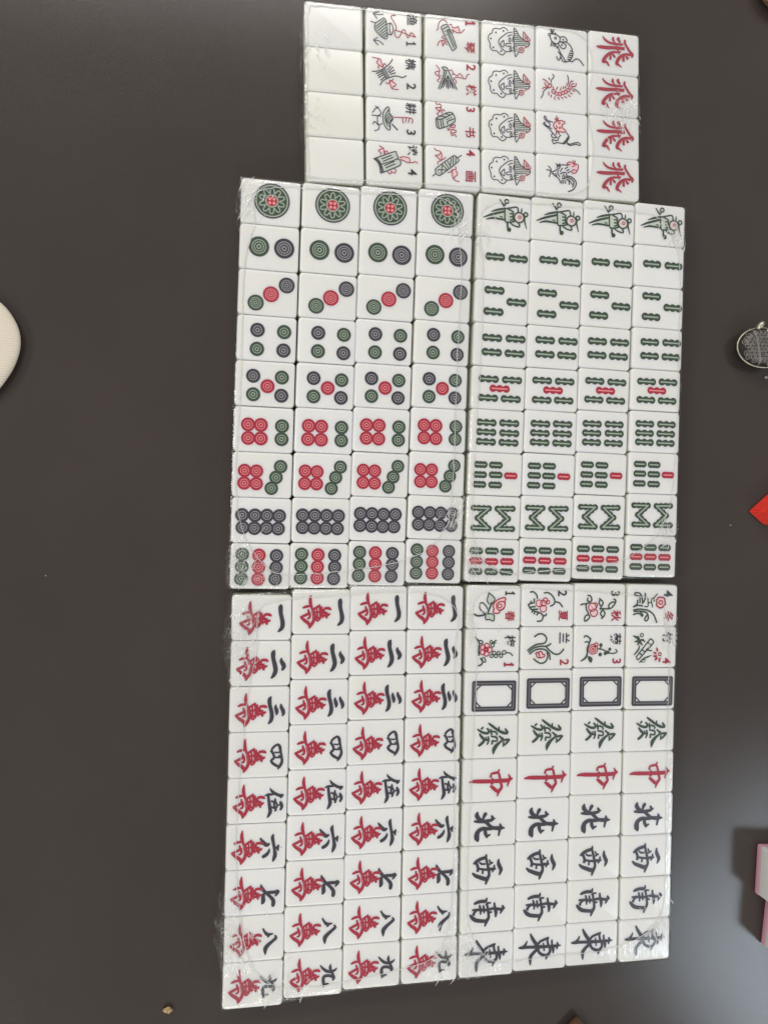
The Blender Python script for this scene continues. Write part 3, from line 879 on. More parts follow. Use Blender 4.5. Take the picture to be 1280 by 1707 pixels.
PACKS=[('top', 4, [(0.03127, -0.35073, -0.00881), (0.07298, -0.35148, -0.00377), (0.11497, -0.35205, -0.00191), (0.15607, -0.35246, -0.00106), (0.19633, -0.35301, -0.00019), (0.23662, -0.35385, -0.00149)]), ('circ', 9, [(-0.0109, -0.22712, 0.0289), (0.02971, -0.22692, 0.03141), (0.07, -0.22806, 0.0348), (0.11076, -0.22909, 0.03647)]), ('bam', 9, [(0.15373, -0.22923, 0.03817), (0.19348, -0.22919, 0.03791), (0.23358, -0.23007, 0.03718), (0.27392, -0.23096, 0.03251)]), ('wan', 9, [(-0.01689, 0.05275, 0.0231), (0.02316, 0.04971, 0.02241), (0.0626, 0.04837, 0.02035), (0.10271, 0.04879, 0.01879)]), ('flo', 9, [(0.14527, 0.04899, 0.02343), (0.18573, 0.04864, 0.02608), (0.22582, 0.04892, 0.02696), (0.26673, 0.05029, 0.02654)])]
FILMS=[('top', [(0.0313, 0.3507), (0.0323, 0.2281), (0.0934, 0.229), (0.1352, 0.2295), (0.1762, 0.2299), (0.2164, 0.2304), (0.2768, 0.2313), (0.2766, 0.3539), (0.2163, 0.353), (0.1761, 0.3525), (0.135, 0.3521), (0.093, 0.3516)], [(0.0403, 0.3474), (0.0342, 0.3442), (0.0338, 0.3139), (0.0338, 0.273), (0.0347, 0.2347), (0.0404, 0.2302), (0.1114, 0.232), (0.177, 0.2327), (0.2292, 0.2345), (0.2399, 0.2615), (0.2363, 0.2961), (0.2387, 0.3313), (0.2271, 0.3493), (0.1771, 0.3498), (0.1115, 0.3486), (0.0692, 0.3483)], [(0.0363, 0.3183, 0.018), (0.0363, 0.2691, 0.012), (0.2644, 0.2943, 0.018)]), ('circ', [(-0.0109, 0.2271), (-0.0189, -0.0486), (0.041, -0.0494), (0.0804, -0.0483), (0.1407, -0.048), (0.1507, 0.2276), (0.09, 0.2274), (0.0497, 0.2263)], [(0.0041, 0.2197), (-0.0018, 0.195), (-0.0085, 0.1644), (-0.0108, 0.088), (-0.0139, 0.0238), (-0.0096, -0.0102), (0.0043, -0.0324), (0.0203, -0.0398), (0.0693, -0.0364), (0.1071, -0.0285), (0.1264, -0.0128), (0.1337, 0.0124), (0.1381, 0.1094), (0.1408, 0.1729), (0.139, 0.196), (0.1308, 0.2208), (0.0692, 0.2217)], [(-0.0086, 0.2127, 0.022), (-0.0115, -0.0362, 0.024), (0.1395, 0.2003, 0.012), (0.135, -0.0002, 0.014)]), ('bam', [(0.1537, 0.2292), (0.1432, -0.0464), (0.203, -0.0472), (0.2433, -0.0463), (0.3049, -0.0461), (0.3139, 0.2297), (0.2536, 0.2293), (0.2135, 0.2284)], [(0.1601, 0.2187), (0.1574, 0.1738), (0.1561, 0.127), (0.1525, 0.0675), (0.1494, 0.0125), (0.1503, -0.0171), (0.1582, -0.0332), (0.1768, -0.0407), (0.2174, -0.0382), (0.2591, -0.033), (0.2828, -0.02), (0.2948, -0.0046), (0.303, 0.0264), (0.3071, 0.1155), (0.3082, 0.1823), (0.3024, 0.2043), (0.288, 0.2211), (0.2223, 0.2231)], [(0.1548, 0.1949, 0.018), (0.1481, -0.034, 0.024), (0.2972, -0.0135, 0.012), (0.3049, 0.2044, 0.014)]), ('wan', [(-0.0169, -0.0527), (-0.0233, -0.3285), (0.037, -0.3259), (0.077, -0.3246), (0.1375, -0.3253), (0.1427, -0.0495), (0.0826, -0.0488), (0.0432, -0.0502)], [(0.0043, -0.0605), (-0.0004, -0.0885), (-0.0067, -0.1283), (-0.0114, -0.176), (-0.0137, -0.2237), (-0.0113, -0.2637), (-0.0054, -0.2962), (0.0045, -0.31), (0.0205, -0.3181), (0.0569, -0.318), (0.086, -0.3145), (0.1177, -0.3087), (0.1284, -0.2973), (0.1336, -0.2685), (0.1358, -0.2059), (0.1359, -0.101), (0.138, -0.0675), (0.1114, -0.0536), (0.0487, -0.0549)], [(-0.0134, -0.0841, 0.028), (-0.0152, -0.2793, 0.032), (0.0165, -0.3145, 0.02), (0.1284, -0.3056, 0.022)]), ('flo', [(0.1453, -0.049), (0.1388, -0.3248), (0.1985, -0.3249), (0.2384, -0.3252), (0.2994, -0.3271), (0.3067, -0.0514), (0.2458, -0.0495), (0.2057, -0.0492)], [(0.1546, -0.056), (0.1529, -0.1016), (0.1502, -0.1437), (0.1475, -0.2067), (0.1453, -0.2696), (0.1488, -0.2951), (0.1611, -0.3123), (0.1765, -0.3155), (0.2125, -0.3149), (0.2446, -0.3151), (0.2727, -0.3092), (0.287, -0.2996), (0.2952, -0.2783), (0.2963, -0.1947), (0.2989, -0.1153), (0.2961, -0.0798), (0.2875, -0.062), (0.2219, -0.0542)], [(0.1479, -0.3118, 0.024), (0.1481, -0.0761, 0.02), (0.287, -0.2996, 0.02), (0.297, -0.0887, 0.016)])]

# ---------------------------------------------------------------- helpers
class MB:
    """collects faces for one mesh object with several materials"""
    def __init__(s):
        s.v, s.f, s.mi, s.mats = [], [], [], []
        s.z = 0.0
    def slot(s, m):
        if m not in s.mats: s.mats.append(m)
        return s.mats.index(m)
    def add(s, vs, fs, m):
        o = len(s.v); k = s.slot(m)
        s.v += vs
        for f in fs: s.f.append([i + o for i in f]); s.mi.append(k)
    def mesh(s, name, smooth=True):
        me = bpy.data.meshes.new(name)
        me.from_pydata(s.v, [], s.f)
        for m in s.mats: me.materials.append(m)
        me.polygons.foreach_set('material_index', s.mi)
        me.polygons.foreach_set('use_smooth', [smooth] * len(s.f))
        me.update()
        return me
def link(name, me, parent=None):
    o = bpy.data.objects.new(name, me)
    COL.objects.link(o)
    if parent: o.parent = parent
    return o
def tag(o, label=None, cat=None, group=None, kind=None):
    for k, v in (('label', label), ('category', cat), ('group', group), ('kind', kind)):
        if v: o[k] = v
    return o
def catmull(p, n=3, closed=False):
    if len(p) < 3: return p
    out = []; N = len(p)
    for i in range(N if closed else N - 1):
        if closed: a, b, c, d = p[i - 1], p[i], p[(i + 1) % N], p[(i + 2) % N]
        else: a, b, c, d = p[max(i - 1, 0)], p[i], p[i + 1], p[min(i + 2, N - 1)]
        for k in range(n):
            t = k / n
            out.append(tuple(0.5 * (2 * b[j] + (c[j] - a[j]) * t + (2 * a[j] - 5 * b[j] + 4 * c[j] - d[j]) * t * t + (3 * b[j] - a[j] - 3 * c[j] + d[j]) * t ** 3) for j in range(len(b))))
    if not closed: out.append(p[-1])
    return out
MM = 1e-5            # mark data is in hundredths of a millimetre
def ribbon(mb, pts, m, z, groove=0.00004, grow=0.0, ridge=True):
    """a paint-filled cut: points (x, y, width); the middle line lies lower than the rims"""
    vs, fs = [], []; n = len(pts)
    for i, (x, y, w) in enumerate(pts):
        a, b = pts[max(i - 1, 0)], pts[min(i + 1, n - 1)]
        dx, dy = b[0] - a[0], b[1] - a[1]; L = math.hypot(dx, dy) or 1
        nx, ny = -dy / L, dx / L; h = max(w * 0.5 + grow, 1.5)
        for s, zz in ((-1, z), (0, z - groove if ridge else z), (1, z)):
            vs.append(((x + nx * h * s) * MM, -(y + ny * h * s) * MM, zz))
    for i in range(n - 1):
        o = i * 3
        fs += [(o, o + 1, o + 4, o + 3), (o + 1, o + 2, o + 5, o + 4)]
    # a ribbon runs in a mirrored frame: turn faces up
    a, b, c = (Vector(vs[k]) for k in fs[0][:3])
    if (b - a).cross(c - b).z < 0: fs = [f[::-1] for f in fs]
    mb.add(vs, fs, m)
def capped(p, w):
    """constant-width line with rounded ends"""
    out = [(x, y, w) for x, y in p]
    (x0, y0), (x1, y1) = p[0], p[1]; L = math.hypot(x1 - x0, y1 - y0) or 1
    ux, uy = (x0 - x1) / L, (y0 - y1) / L
    out[:0] = [(x0 + ux * w * .45, y0 + uy * w * .45, w * .35), (x0 + ux * w * .25, y0 + uy * w * .25, w * .8)]
    (x0, y0), (x1, y1) = p[-1], p[-2]; L = math.hypot(x1 - x0, y1 - y0) or 1
    ux, uy = (x0 - x1) / L, (y0 - y1) / L
    out += [(x0 + ux * w * .25, y0 + uy * w * .25, w * .8), (x0 + ux * w * .45, y0 + uy * w * .45, w * .35)]
    return out
def annuli(mb, x, y, rings, z, seg=28, dish=0.00004):
    """rings: list of (outer radius, material); the last one closes on the centre"""
    for i, (ro, m) in enumerate(rings):
        ri = rings[i + 1][0] if i + 1 < len(rings) else 0
        zo, zi = z - dish * (1 - ro / rings[0][0]), z - dish * (1 - ri / rings[0][0])
        vs = [((x + ro * math.cos(k * math.tau / seg)) * MM, -(y + ro * math.sin(k * math.tau / seg)) * MM, zo) for k in range(seg)]
        if ri:
            vs += [((x + ri * math.cos(k * math.tau / seg)) * MM, -(y + ri * math.sin(k * math.tau / seg)) * MM, zi) for k in range(seg)]
            fs = [(k, k + seg, (k + 1) % seg + seg, (k + 1) % seg) for k in range(seg)]
        else:
            vs.append((x * MM, -y * MM, zi)); fs = [(k, seg, (k + 1) % seg) for k in range(seg)]
        mb.add(vs, fs, m)
def poly_fill(mb, pts, m, z):
    v = [Vector((x * MM, -y * MM, z)) for x, y in pts]
    tris = tessellate_polygon([v])
    fs = []
    for t in tris:
        a, b, c = (v[i] for i in t)
        fs.append(tuple(t) if (b - a).cross(c - a).z > 0 else tuple(t[::-1]))
    mb.add([tuple(q) for q in v], fs, m)
_glyphs = {}
def glyph(ch):
    if ch not in _glyphs:
        cu = bpy.data.curves.new('glyph', 'FONT'); cu.body = ch; cu.size = 1; cu.resolution_u = 2
        cu.offset = 0.018 if ord(ch) > 255 else 0.020
        o = bpy.data.objects.new('glyph', cu); COL.objects.link(o)
        dg = bpy.context.evaluated_depsgraph_get(); dg.update()
        me = o.evaluated_get(dg).to_mesh()
        vs = [(v.co.x, v.co.y) for v in me.vertices]; fs = [list(p.vertices) for p in me.polygons]
        o.evaluated_get(dg).to_mesh_clear()
        bpy.data.objects.remove(o); bpy.data.curves.remove(cu)
        xs = [a for a, _ in vs]; ys = [b for _, b in vs]
        cx, cy, big = (min(xs) + max(xs)) / 2, (min(ys) + max(ys)) / 2, max(max(ys) - min(ys), (max(xs) - min(xs)) if ord(ch) > 255 else 0)
        _glyphs[ch] = ([((a - cx) / big, (b - cy) / big) for a, b in vs], fs)
    return _glyphs[ch]

def build_marks(text):
    """-> list of (part name, mesh); circles, sticks and characters each become a part of their own"""
    grouped, singles, order = {}, [], []
    zstep = 0.000006
    for n, line in enumerate(text.strip().split('\n')):
        e = line.split('|'); kind, c, part = e[0], e[1], e[2]
        v = [int(t) for t in e[-1].split()]
        own = kind in 'DSWZFT'
        if own: mb = MB(); singles.append((part, mb))
        else:
            if part not in grouped: grouped[part] = MB(); order.append(part)
            mb = grouped[part]
        m = INK[c]
        z = 0.00007 + n * zstep * 0.6
        if kind == 'B':
            pts = catmull([tuple(v[i:i + 3]) for i in range(0, len(v), 3)], 3)
            pts = [(x, y, max(w, 4)) for x, y, w in pts]
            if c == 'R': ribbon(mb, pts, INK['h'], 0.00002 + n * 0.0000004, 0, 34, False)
            ribbon(mb, pts, m, z, 0.00005, 18 if c == 'R' else (24 if c == 'K' else 16) if part == 'character_mark' else 6)
        elif kind == 'L':
            w = int(e[3]) * (1.18 if part == 'flower_drawing' else 1.0); p = [tuple(v[i:i + 2]) for i in range(0, len(v), 2)]
            p = catmull(p, 3)
            ribbon(mb, capped(p, w), m, z, 0.00002)
        elif kind == 'P':
            p = [tuple(v[i:i + 2]) for i in range(0, len(v), 2)]
            poly_fill(mb, catmull(p, 2, True), m, z if c in 'KGR' else 0.00003 + n * 0.000001)
        elif kind == 'C':
            w = int(e[3]); x, y, r = v
            if w: 
                seg = 20
                p = [(x + r * math.cos(k * math.tau / seg), y + r * math.sin(k * math.tau / seg), w) for k in range(seg + 1)]
                ribbon(mb, p, m, z, 0.00002)
            else: annuli(mb, x, y, [(r, m)], z if c in 'KGR' else 0.00003 + n * 0.000001, 18, 0.00001)
        elif kind == 'D':
            x, y, r = v; q = INK[PALE[c]]
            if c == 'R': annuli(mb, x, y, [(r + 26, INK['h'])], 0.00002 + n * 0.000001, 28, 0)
            fr = [(1, m), (.71, q), (.63, m), (.49, q), (.41, m), (.24, q), (.14, m)] if r > 520 else [(1, m), (.63, q), (.53, m), (.31, q), (.18, m)]
            annuli(mb, x, y, [(r * f, k) for f, k in fr], z, 32)
        elif kind == 'S':
            x, y, ln, h = v; r = h * .5; q = INK[PALE[c]]; N = 30
            cs = (-ln / 2 + r, 0, ln / 2 - r)
            def prof(t, g=0):
                best = 0.64 * r if abs(t) < ln / 2 - r else 0
                for k in cs:
                    if abs(t - k) < r: best = max(best, math.sqrt(r * r - (t - k) ** 2))
                return best + g
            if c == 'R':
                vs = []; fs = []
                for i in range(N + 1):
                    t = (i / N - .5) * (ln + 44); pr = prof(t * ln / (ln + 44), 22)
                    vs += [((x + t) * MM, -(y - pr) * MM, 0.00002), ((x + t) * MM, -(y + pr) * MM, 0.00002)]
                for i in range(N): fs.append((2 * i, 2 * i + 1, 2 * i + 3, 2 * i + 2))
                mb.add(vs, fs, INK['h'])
            lim = ln / 2 - .30 * h; gh = .09 * h
            xs = sorted(set([-ln / 2 + ln * i / N for i in range(N + 1)] + [-lim, lim]))
            vs = []
            for t in xs:
                pr = max(prof(t), 2); g = min(gh, pr * .6)
                for yy, zz in ((-pr, z), (-g, z - .00005), (g, z - .00005), (pr, z)):
                    vs.append(((x + t) * MM, -(y + yy) * MM, zz))
            dark, pale = [], []
            for i in range(len(xs) - 1):
                o = i * 4
                for k in range(3):
                    f = (o + k, o + k + 1, o + k + 5, o + k + 4)
                    (pale if k == 1 and -lim <= xs[i] and xs[i + 1] <= lim else dark).append(f)
            mb.add(vs, dark, m); mb.add(vs, pale, q)
        elif kind == 'W':
            x, y, r = v; q = INK['g2']
            annuli(mb, x, y, [(r, INK['K']), (r * .915, q), (r * .845, m), (r * .375, q), (r * .305, INK['R'])], z, 48, 0.00003)
            for k in range(10):
                a = k * math.tau / 10 + math.tau / 4
                ca, sa = math.cos(a), math.sin(a)
                u = [(.40, -.115), (.56, -.115), (.69, -.075), (.725, 0), (.69, .075), (.56, .115), (.40, .115)]
                pts = [((x + r * (a_ * ca - b_ * sa)), (y + r * (a_ * sa + b_ * ca)), r * .06) for a_, b_ in u]
                ribbon(mb, catmull(pts, 3), q, z + .00003, 0)
            for k in range(4):
                a = k * math.tau / 4 + math.tau / 8
                annuli(mb, x + r * .165 * math.cos(a), y + r * .165 * math.sin(a), [(r * .088, INK['r2'])], z + .00003, 12, 0)
        elif kind == 'Z':
            w = v[-1]; p = [tuple(v[i:i + 2]) for i in range(0, 10, 2)]; j = 0
            for i in range(4):
                a, b = p[i], p[i + 1]
                ribbon(mb, [(a[0], a[1], w * .78), (b[0], b[1], w * .78)], m, z + j * .000012, 0); j += 1
                for k in range(4 if i < 3 else 4):
                    t = k / 3.0
                    if k == 3 and i < 3: continue
                    annuli(mb, a[0] + (b[0] - a[0]) * t, a[1] + (b[1] - a[1]) * t, [(w * .5, m)], z + j * .000012, 16, 0); j += 1
            for i in range(4):
                ribbon(mb, capped([p[i], p[i + 1]], w * .23), INK['g2'], z + (j + i + 1) * .000012, 0)
        elif kind == 'F':
            x0, y0, x1, y1, w = v
            cx, cy, hx, hy = (x0 + x1) / 2, (y0 + y1) / 2, abs(x1 - x0) / 2, abs(y1 - y0) / 2
            def rr(ins, rad, nseg=5):
                a, b = hx - ins, hy - ins; o = []
                for sx, sy, a0 in ((1, 1, 0), (-1, 1, 90), (-1, -1, 180), (1, -1, 270)):
                    for k in range(nseg):
                        t = R(a0 + 90 * k / (nseg - 1)); o.append((cx + sx * (a - rad) + rad * math.cos(t), cy + sy * (b - rad) + rad * math.sin(t)))
                return o
            loops = [(0, 150, z, m), (w * .85, 75, z - .00004, INK['k3']), (w * 1.35, 45, z - .00004, m), (w * 1.95, 25, z, None)]
            for (i0, r0, z0, mm), (i1, r1, z1, _) in zip(loops, loops[1:]):
                A_, B_ = rr(i0, r0), rr(i1, r1); n_ = len(A_)
                mb.add([(a * MM, -b * MM, z0) for a, b in A_] + [(a * MM, -b * MM, z1) for a, b in B_],
                       [(k, k + n_, (k + 1) % n_ + n_, (k + 1) % n_) for k in range(n_)], mm)
            q = w * 1.8; L_ = w * 1.9
            for sx in (1, -1):
                for sy in (1, -1):
                    ax, ay = cx + sx * (hx - q), cy + sy * (hy - q)
                    ribbon(mb, [(ax - sx * L_, ay, w * .5), (ax, ay - sy * L_, w * .5)], m, z + .00003, 0)
        elif kind == 'T':
            x, y, s = v; g, fs = glyph(e[3])
            s *= .86 if ord(e[3]) > 255 else .74
            mb.add([((x + b * s) * MM, -(y + a * s) * MM, z + .00002) for a, b in g], fs, m)
    res = []
    for part in order: res.append((part, grouped[part].mesh(part)))
    for part, mb in singles: res.append((part, mb.mesh(part)))
    return res
_marks = {}
def marks(key):
    if key not in _marks: _marks[key] = build_marks(MARKS[key])
    return _marks[key]

# ---------------------------------------------------------------- the tabletop
bm = bmesh.new()
bmesh.ops.create_cube(bm, size=1, matrix=Matrix.Translation((0.1, 0.0, -0.0125)) @ Matrix.Diagonal((1.9, 1.5, 0.025, 1)))
bmesh.ops.bevel(bm, geom=bm.edges[:], offset=0.003, segments=3, affect='EDGES')
me = bpy.data.meshes.new('tabletop'); bm.to_mesh(me); bm.free(); me.materials.append(M_TABLE)
tag(link('tabletop', me), kind='structure')

# ---------------------------------------------------------------- the tiles
def rounded_box(name, sx, sy, sz, rad, m, seg=4, vrad=0):
    bm = bmesh.new()
    bmesh.ops.create_cube(bm, size=1, matrix=Matrix.Translation((0, 0, sz / 2)) @ Matrix.Diagonal((sx, sy, sz, 1)))
    if vrad:
        bmesh.ops.bevel(bm, geom=[e for e in bm.edges if abs(e.verts[0].co.z - e.verts[1].co.z) > sz * .5], offset=vrad, segments=4, profile=0.5, affect='EDGES')
    up = [e for e in bm.edges if abs(e.verts[0].co.z - e.verts[1].co.z) < 1e-6 and (not vrad or len(e.link_faces) == 2 and max(abs(f.normal.z) for f in e.link_faces) > .9)] if vrad else bm.edges[:]
    bmesh.ops.bevel(bm, geom=up, offset=rad, segments=seg, profile=0.5, affect='EDGES')
    me = bpy.data.meshes.new(name); bm.to_mesh(me); bm.free()
    me.materials.append(m)
    me.polygons.foreach_set('use_smooth', [True] * len(me.polygons)); me.update()
    return me
tile_mesh = rounded_box('mahjong_tile', 0.0396, TW - 0.00022, T, 0.0017, M_TILE, 5, 0.0025)
stained_mesh = tile_mesh.copy(); stained_mesh.materials[0] = M_STAIN

NUM = ['', 'one', 'two', 'three', 'four', 'five', 'six', 'seven', 'eight', 'nine']
CIRC = {1: 'one large green rosette with a red centre', 2: 'two ringed dots, one green and one black', 3: 'three ringed dots in a slanting line',
        4: 'four separate ringed dots', 5: 'five ringed dots with a red one between', 6: 'four red and two green dots',
        7: 'four red and three slanting green dots', 8: 'eight black dots in two rows', 9: 'nine dots in green, red and black lines'}
BAM = {1: 'a green bird', 2: 'two green bamboo sticks', 3: 'three green bamboo sticks', 4: 'four green bamboo sticks', 5: 'four green sticks and a red middle one',
       6: 'six green bamboo sticks', 7: 'six green sticks and one red stick', 8: 'green sticks forming two zigzags', 9: 'nine sticks, the middle line red'}
WAN = ['one black stroke', 'two black strokes', 'three black strokes', 'a boxed black four character', 'a tall black five character', 'a black six character',
       'a crossed black seven character', 'two splayed black strokes for eight', 'a hooked black nine character']
PLACE = {'circ': ['on the bare table side', 'second from the bare table', 'second from the bamboo pack', 'beside the bamboo pack'],
         'bam': ['beside the circle pack', 'second from the circle pack', 'second from the purse side', 'on the silver purse side'],
         'wan': ['on the bare table side', 'second from the bare table', 'second from the winds pack', 'beside the winds pack'],
         'flo': ['beside the red characters', 'second from the red characters', 'second from the outer side', 'on the outer pink block side']}
ROW4 = ['in the outer row', 'one row in from the outer edge', 'two rows in from the outer edge', 'in the row touching the lower packs']
HON = {2: ('white_dragon', 'a black double frame'), 3: ('green_dragon', 'a green character'), 4: ('red_dragon', 'a red sword-like character'),
       5: ('north', 'the black north character'), 6: ('west', 'the black west character'), 7: ('south', 'the black south character'), 8: ('east', 'the black east character')}
FLOW = [('spring', 'white tile with a red rose, green leaves and a black 1'), ('summer', 'white tile with a red blossom under curling stems and a black 2'),
        ('autumn', 'white tile with two round pink blooms on a vine and a black 3'), ('winter', 'white tile with a red daisy over long leaves and a black 4')]
PLANT = [('plum', 'white tile with a six-petal red flower and a red 1'), ('orchid', 'white tile with long sweeping orchid leaves and a red 2'),
         ('chrysanthemum', 'white tile with a red rose on a dark branch and a red 3'), ('bamboo_plant', 'white tile with a bamboo cane, palm leaf and a red 4')]
TRADE = [('fisher', 'white tile with a fish basket, red line and a black 1'), ('woodcutter', 'white tile with tied firewood, red ribbons and a black 2'),
         ('farmer', 'white tile with a straw hat, red rake and a black 3'), ('scholar', 'white tile with an open book and a black 4')]
ART = [('zither', 'white tile with a long zither and a red 1'), ('chess', 'white tile with an open folding board and a red 2'),
       ('book', 'white tile with a boxed set of books and a red 3'), ('painting', 'white tile with a rolled scroll and a red 4')]
ANIM = [('mouse', 'white tile with a black outlined mouse'), ('centipede', 'white tile with a red curved centipede'),
        ('cat', 'white tile with a red-faced cat reaching up'), ('rooster', 'white tile with a tailed rooster with a red head')]
def tile_kind(pack, c, r):
    if pack == 'circ': return 'c%d' % (r + 1), 'white tile with %s, %s' % (CIRC[r + 1], PLACE['circ'][c]), 'circle tiles in a wrapped pack'
    if pack == 'bam': return ('bird' if r == 0 else 'b%d' % (r + 1)), 'white tile with %s, %s' % (BAM[r + 1], PLACE['bam'][c]), 'bamboo tiles in a wrapped pack'
    if pack == 'wan': return ('w%d' % (r + 1), 'wan'), 'red character tile with %s, %s' % (WAN[r], PLACE['wan'][c]), 'character tiles in a wrapped pack'
    if pack == 'flo':
        if r == 0: return (*FLOW[c], 'flower tiles')
        if r == 1: return (*PLANT[c], 'flower tiles')
        k, d = HON[r]
        return k, 'white tile with %s, %s' % (d, PLACE['flo'][c]), 'wind and dragon tiles in a wrapped pack'
    if c == 0: return None, 'blank white tile %s' % ROW4[r], 'blank tiles'
    if c == 1: return (*TRADE[r], 'picture tiles in the small pack')
    if c == 2: return (*ART[r], 'picture tiles in the small pack')
    if c == 3: return 'face', 'bearded face in a feathered hat on a tile %s' % ROW4[r], 'bearded face tiles'
    if c == 4: return (*ANIM[r], 'animal tiles')
    return 'fly', 'white tile with the red flying character, %s' % ROW4[r], 'red flying character tiles'
for pack, nr, cols in PACKS:
    for c, (x, y, t) in enumerate(cols):
        cs, sn = math.cos(t), math.sin(t)
        for r in range(nr):
            px, py = x - sn * (r + .5) * TW + cs * TL / 2, y + cs * (r + .5) * TW + sn * TL / 2
            key, label, group = tile_kind(pack, c, r)
            o = link('mahjong_tile', None if key else stained_mesh if r in (1, 2) else tile_mesh)
            if key: link('body', tile_mesh, o)
            g = lambda s: random.gauss(0, s)
            o.location = (px + g(.00012), -py + g(.00007), 0.0001)
            o.rotation_euler = (g(.0022), g(.0018), -t + g(.0025))
            tag(o, label, 'mahjong tile', group)
            for k in (() if key is None else (key,) if isinstance(key, str) else key):
                for part, me in marks(k):
                    q = link(part, me, o); q.location = (g(.0001) - (.0014 if part == 'ten_thousand_mark' and r else 0), g(.0001), T)

# ---------------------------------------------------------------- shrink film round each pack
def film_material(name, haze, wrinkle, shine=0.055, rough=0.10):
    m = bpy.data.materials.new(name); m.use_nodes = True
    n, l = m.node_tree.nodes, m.node_tree.links
    n.remove(n['Principled BSDF'])
    out = n['Material Output']
    tc = n.new('ShaderNodeTexCoord')
    mp = n.new('ShaderNodeMapping'); mp.inputs['Rotation'].default_value = (0, 0, R(28)); mp.inputs['Scale'].default_value = (1000, 150, 260)
    l.new(tc.outputs['Object'], mp.inputs['Vector'])
    nz = n.new('ShaderNodeTexNoise'); nz.inputs['Scale'].default_value = 1.0; nz.inputs['Detail'].default_value = 2.5; nz.inputs['Distortion'].default_value = 0.6
    l.new(mp.outputs[0], nz.inputs['Vector'])
    at = n.new('ShaderNodeAttribute'); at.attribute_name = 'crumple'
    bp = n.new('ShaderNodeBump'); bp.inputs['Distance'].default_value = wrinkle
    l.new(nz.outputs['Fac'], bp.inputs['Height']); l.new(at.outputs['Fac'], bp.inputs['Strength'])
    tr = n.new('ShaderNodeBsdfTransparent'); tr.inputs['Color'].default_value = (1, 1, 1, 1)
    gl = n.new('ShaderNodeBsdfGlossy'); gl.inputs['Roughness'].default_value = rough; gl.inputs['Color'].default_value = (1, 1, 1, 1)
    l.new(bp.outputs[0], gl.inputs['Normal'])
    # Schlick reflectance, the same from both sides of the thin film
    ge = n.new('ShaderNodeNewGeometry')
    dt = n.new('ShaderNodeVectorMath'); dt.operation = 'DOT_PRODUCT'
    l.new(bp.outputs[0], dt.inputs[0]); l.new(ge.outputs['Incoming'], dt.inputs[1])
    ab = n.new('ShaderNodeMath'); ab.operation = 'ABSOLUTE'; l.new(dt.outputs['Value'], ab.inputs[0])
    om = n.new('ShaderNodeMath'); om.operation = 'SUBTRACT'; om.inputs[0].default_value = 1; om.use_clamp = True; l.new(ab.outputs[0], om.inputs[1])
    pw = n.new('ShaderNodeMath'); pw.operation = 'POWER'; pw.inputs[1].default_value = 5; l.new(om.outputs[0], pw.inputs[0])
    f2 = n.new('ShaderNodeMath'); f2.operation = 'MULTIPLY_ADD'; f2.inputs[1].default_value = 0.9; f2.inputs[2].default_value = shine; f2.use_clamp = True
    l.new(pw.outputs[0], f2.inputs[0])
    df = n.new('ShaderNodeBsdfTranslucent'); df.inputs['Color'].default_value = (0.9, 0.9, 0.88, 1)
    dd = n.new('ShaderNodeBsdfDiffuse'); dd.inputs['Color'].default_value = (0.9, 0.9, 0.88, 1)
    md = n.new('ShaderNodeMixShader'); l.new(df.outputs[0], md.inputs[1]); l.new(dd.outputs[0], md.inputs[2])
    # creases: thin stretched streaks, their glare painted in as white plus some gloss
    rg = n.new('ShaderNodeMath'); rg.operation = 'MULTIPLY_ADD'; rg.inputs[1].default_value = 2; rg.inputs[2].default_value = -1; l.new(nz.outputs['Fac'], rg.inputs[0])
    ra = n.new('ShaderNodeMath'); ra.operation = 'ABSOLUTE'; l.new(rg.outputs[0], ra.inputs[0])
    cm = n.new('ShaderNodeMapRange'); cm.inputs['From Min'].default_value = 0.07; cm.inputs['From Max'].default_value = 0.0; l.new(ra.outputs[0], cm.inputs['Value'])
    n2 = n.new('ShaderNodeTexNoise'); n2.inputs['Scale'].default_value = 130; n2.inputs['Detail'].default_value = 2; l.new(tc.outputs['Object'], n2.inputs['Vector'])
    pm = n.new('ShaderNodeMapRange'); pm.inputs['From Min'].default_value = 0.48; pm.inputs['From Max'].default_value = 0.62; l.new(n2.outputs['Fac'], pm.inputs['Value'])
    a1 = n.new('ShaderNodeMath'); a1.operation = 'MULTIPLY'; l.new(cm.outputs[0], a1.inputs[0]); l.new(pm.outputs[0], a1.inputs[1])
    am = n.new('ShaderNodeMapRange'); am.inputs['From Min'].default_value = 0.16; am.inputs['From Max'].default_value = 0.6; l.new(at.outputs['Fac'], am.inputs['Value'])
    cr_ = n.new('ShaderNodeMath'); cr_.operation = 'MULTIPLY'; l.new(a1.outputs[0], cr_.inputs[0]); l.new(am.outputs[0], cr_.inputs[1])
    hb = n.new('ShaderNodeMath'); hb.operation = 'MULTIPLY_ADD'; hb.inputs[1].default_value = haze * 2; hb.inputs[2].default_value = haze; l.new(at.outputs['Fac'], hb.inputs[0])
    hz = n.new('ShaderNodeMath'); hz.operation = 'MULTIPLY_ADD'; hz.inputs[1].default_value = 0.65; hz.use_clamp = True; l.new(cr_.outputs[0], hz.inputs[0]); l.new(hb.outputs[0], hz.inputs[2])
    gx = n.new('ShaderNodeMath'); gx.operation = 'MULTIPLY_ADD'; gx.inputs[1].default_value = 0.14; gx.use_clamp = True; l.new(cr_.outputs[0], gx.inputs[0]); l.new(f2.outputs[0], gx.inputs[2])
    m1 = n.new('ShaderNodeMixShader'); l.new(hz.outputs[0], m1.inputs['Fac']); l.new(tr.outputs[0], m1.inputs[1]); l.new(md.outputs[0], m1.inputs[2])
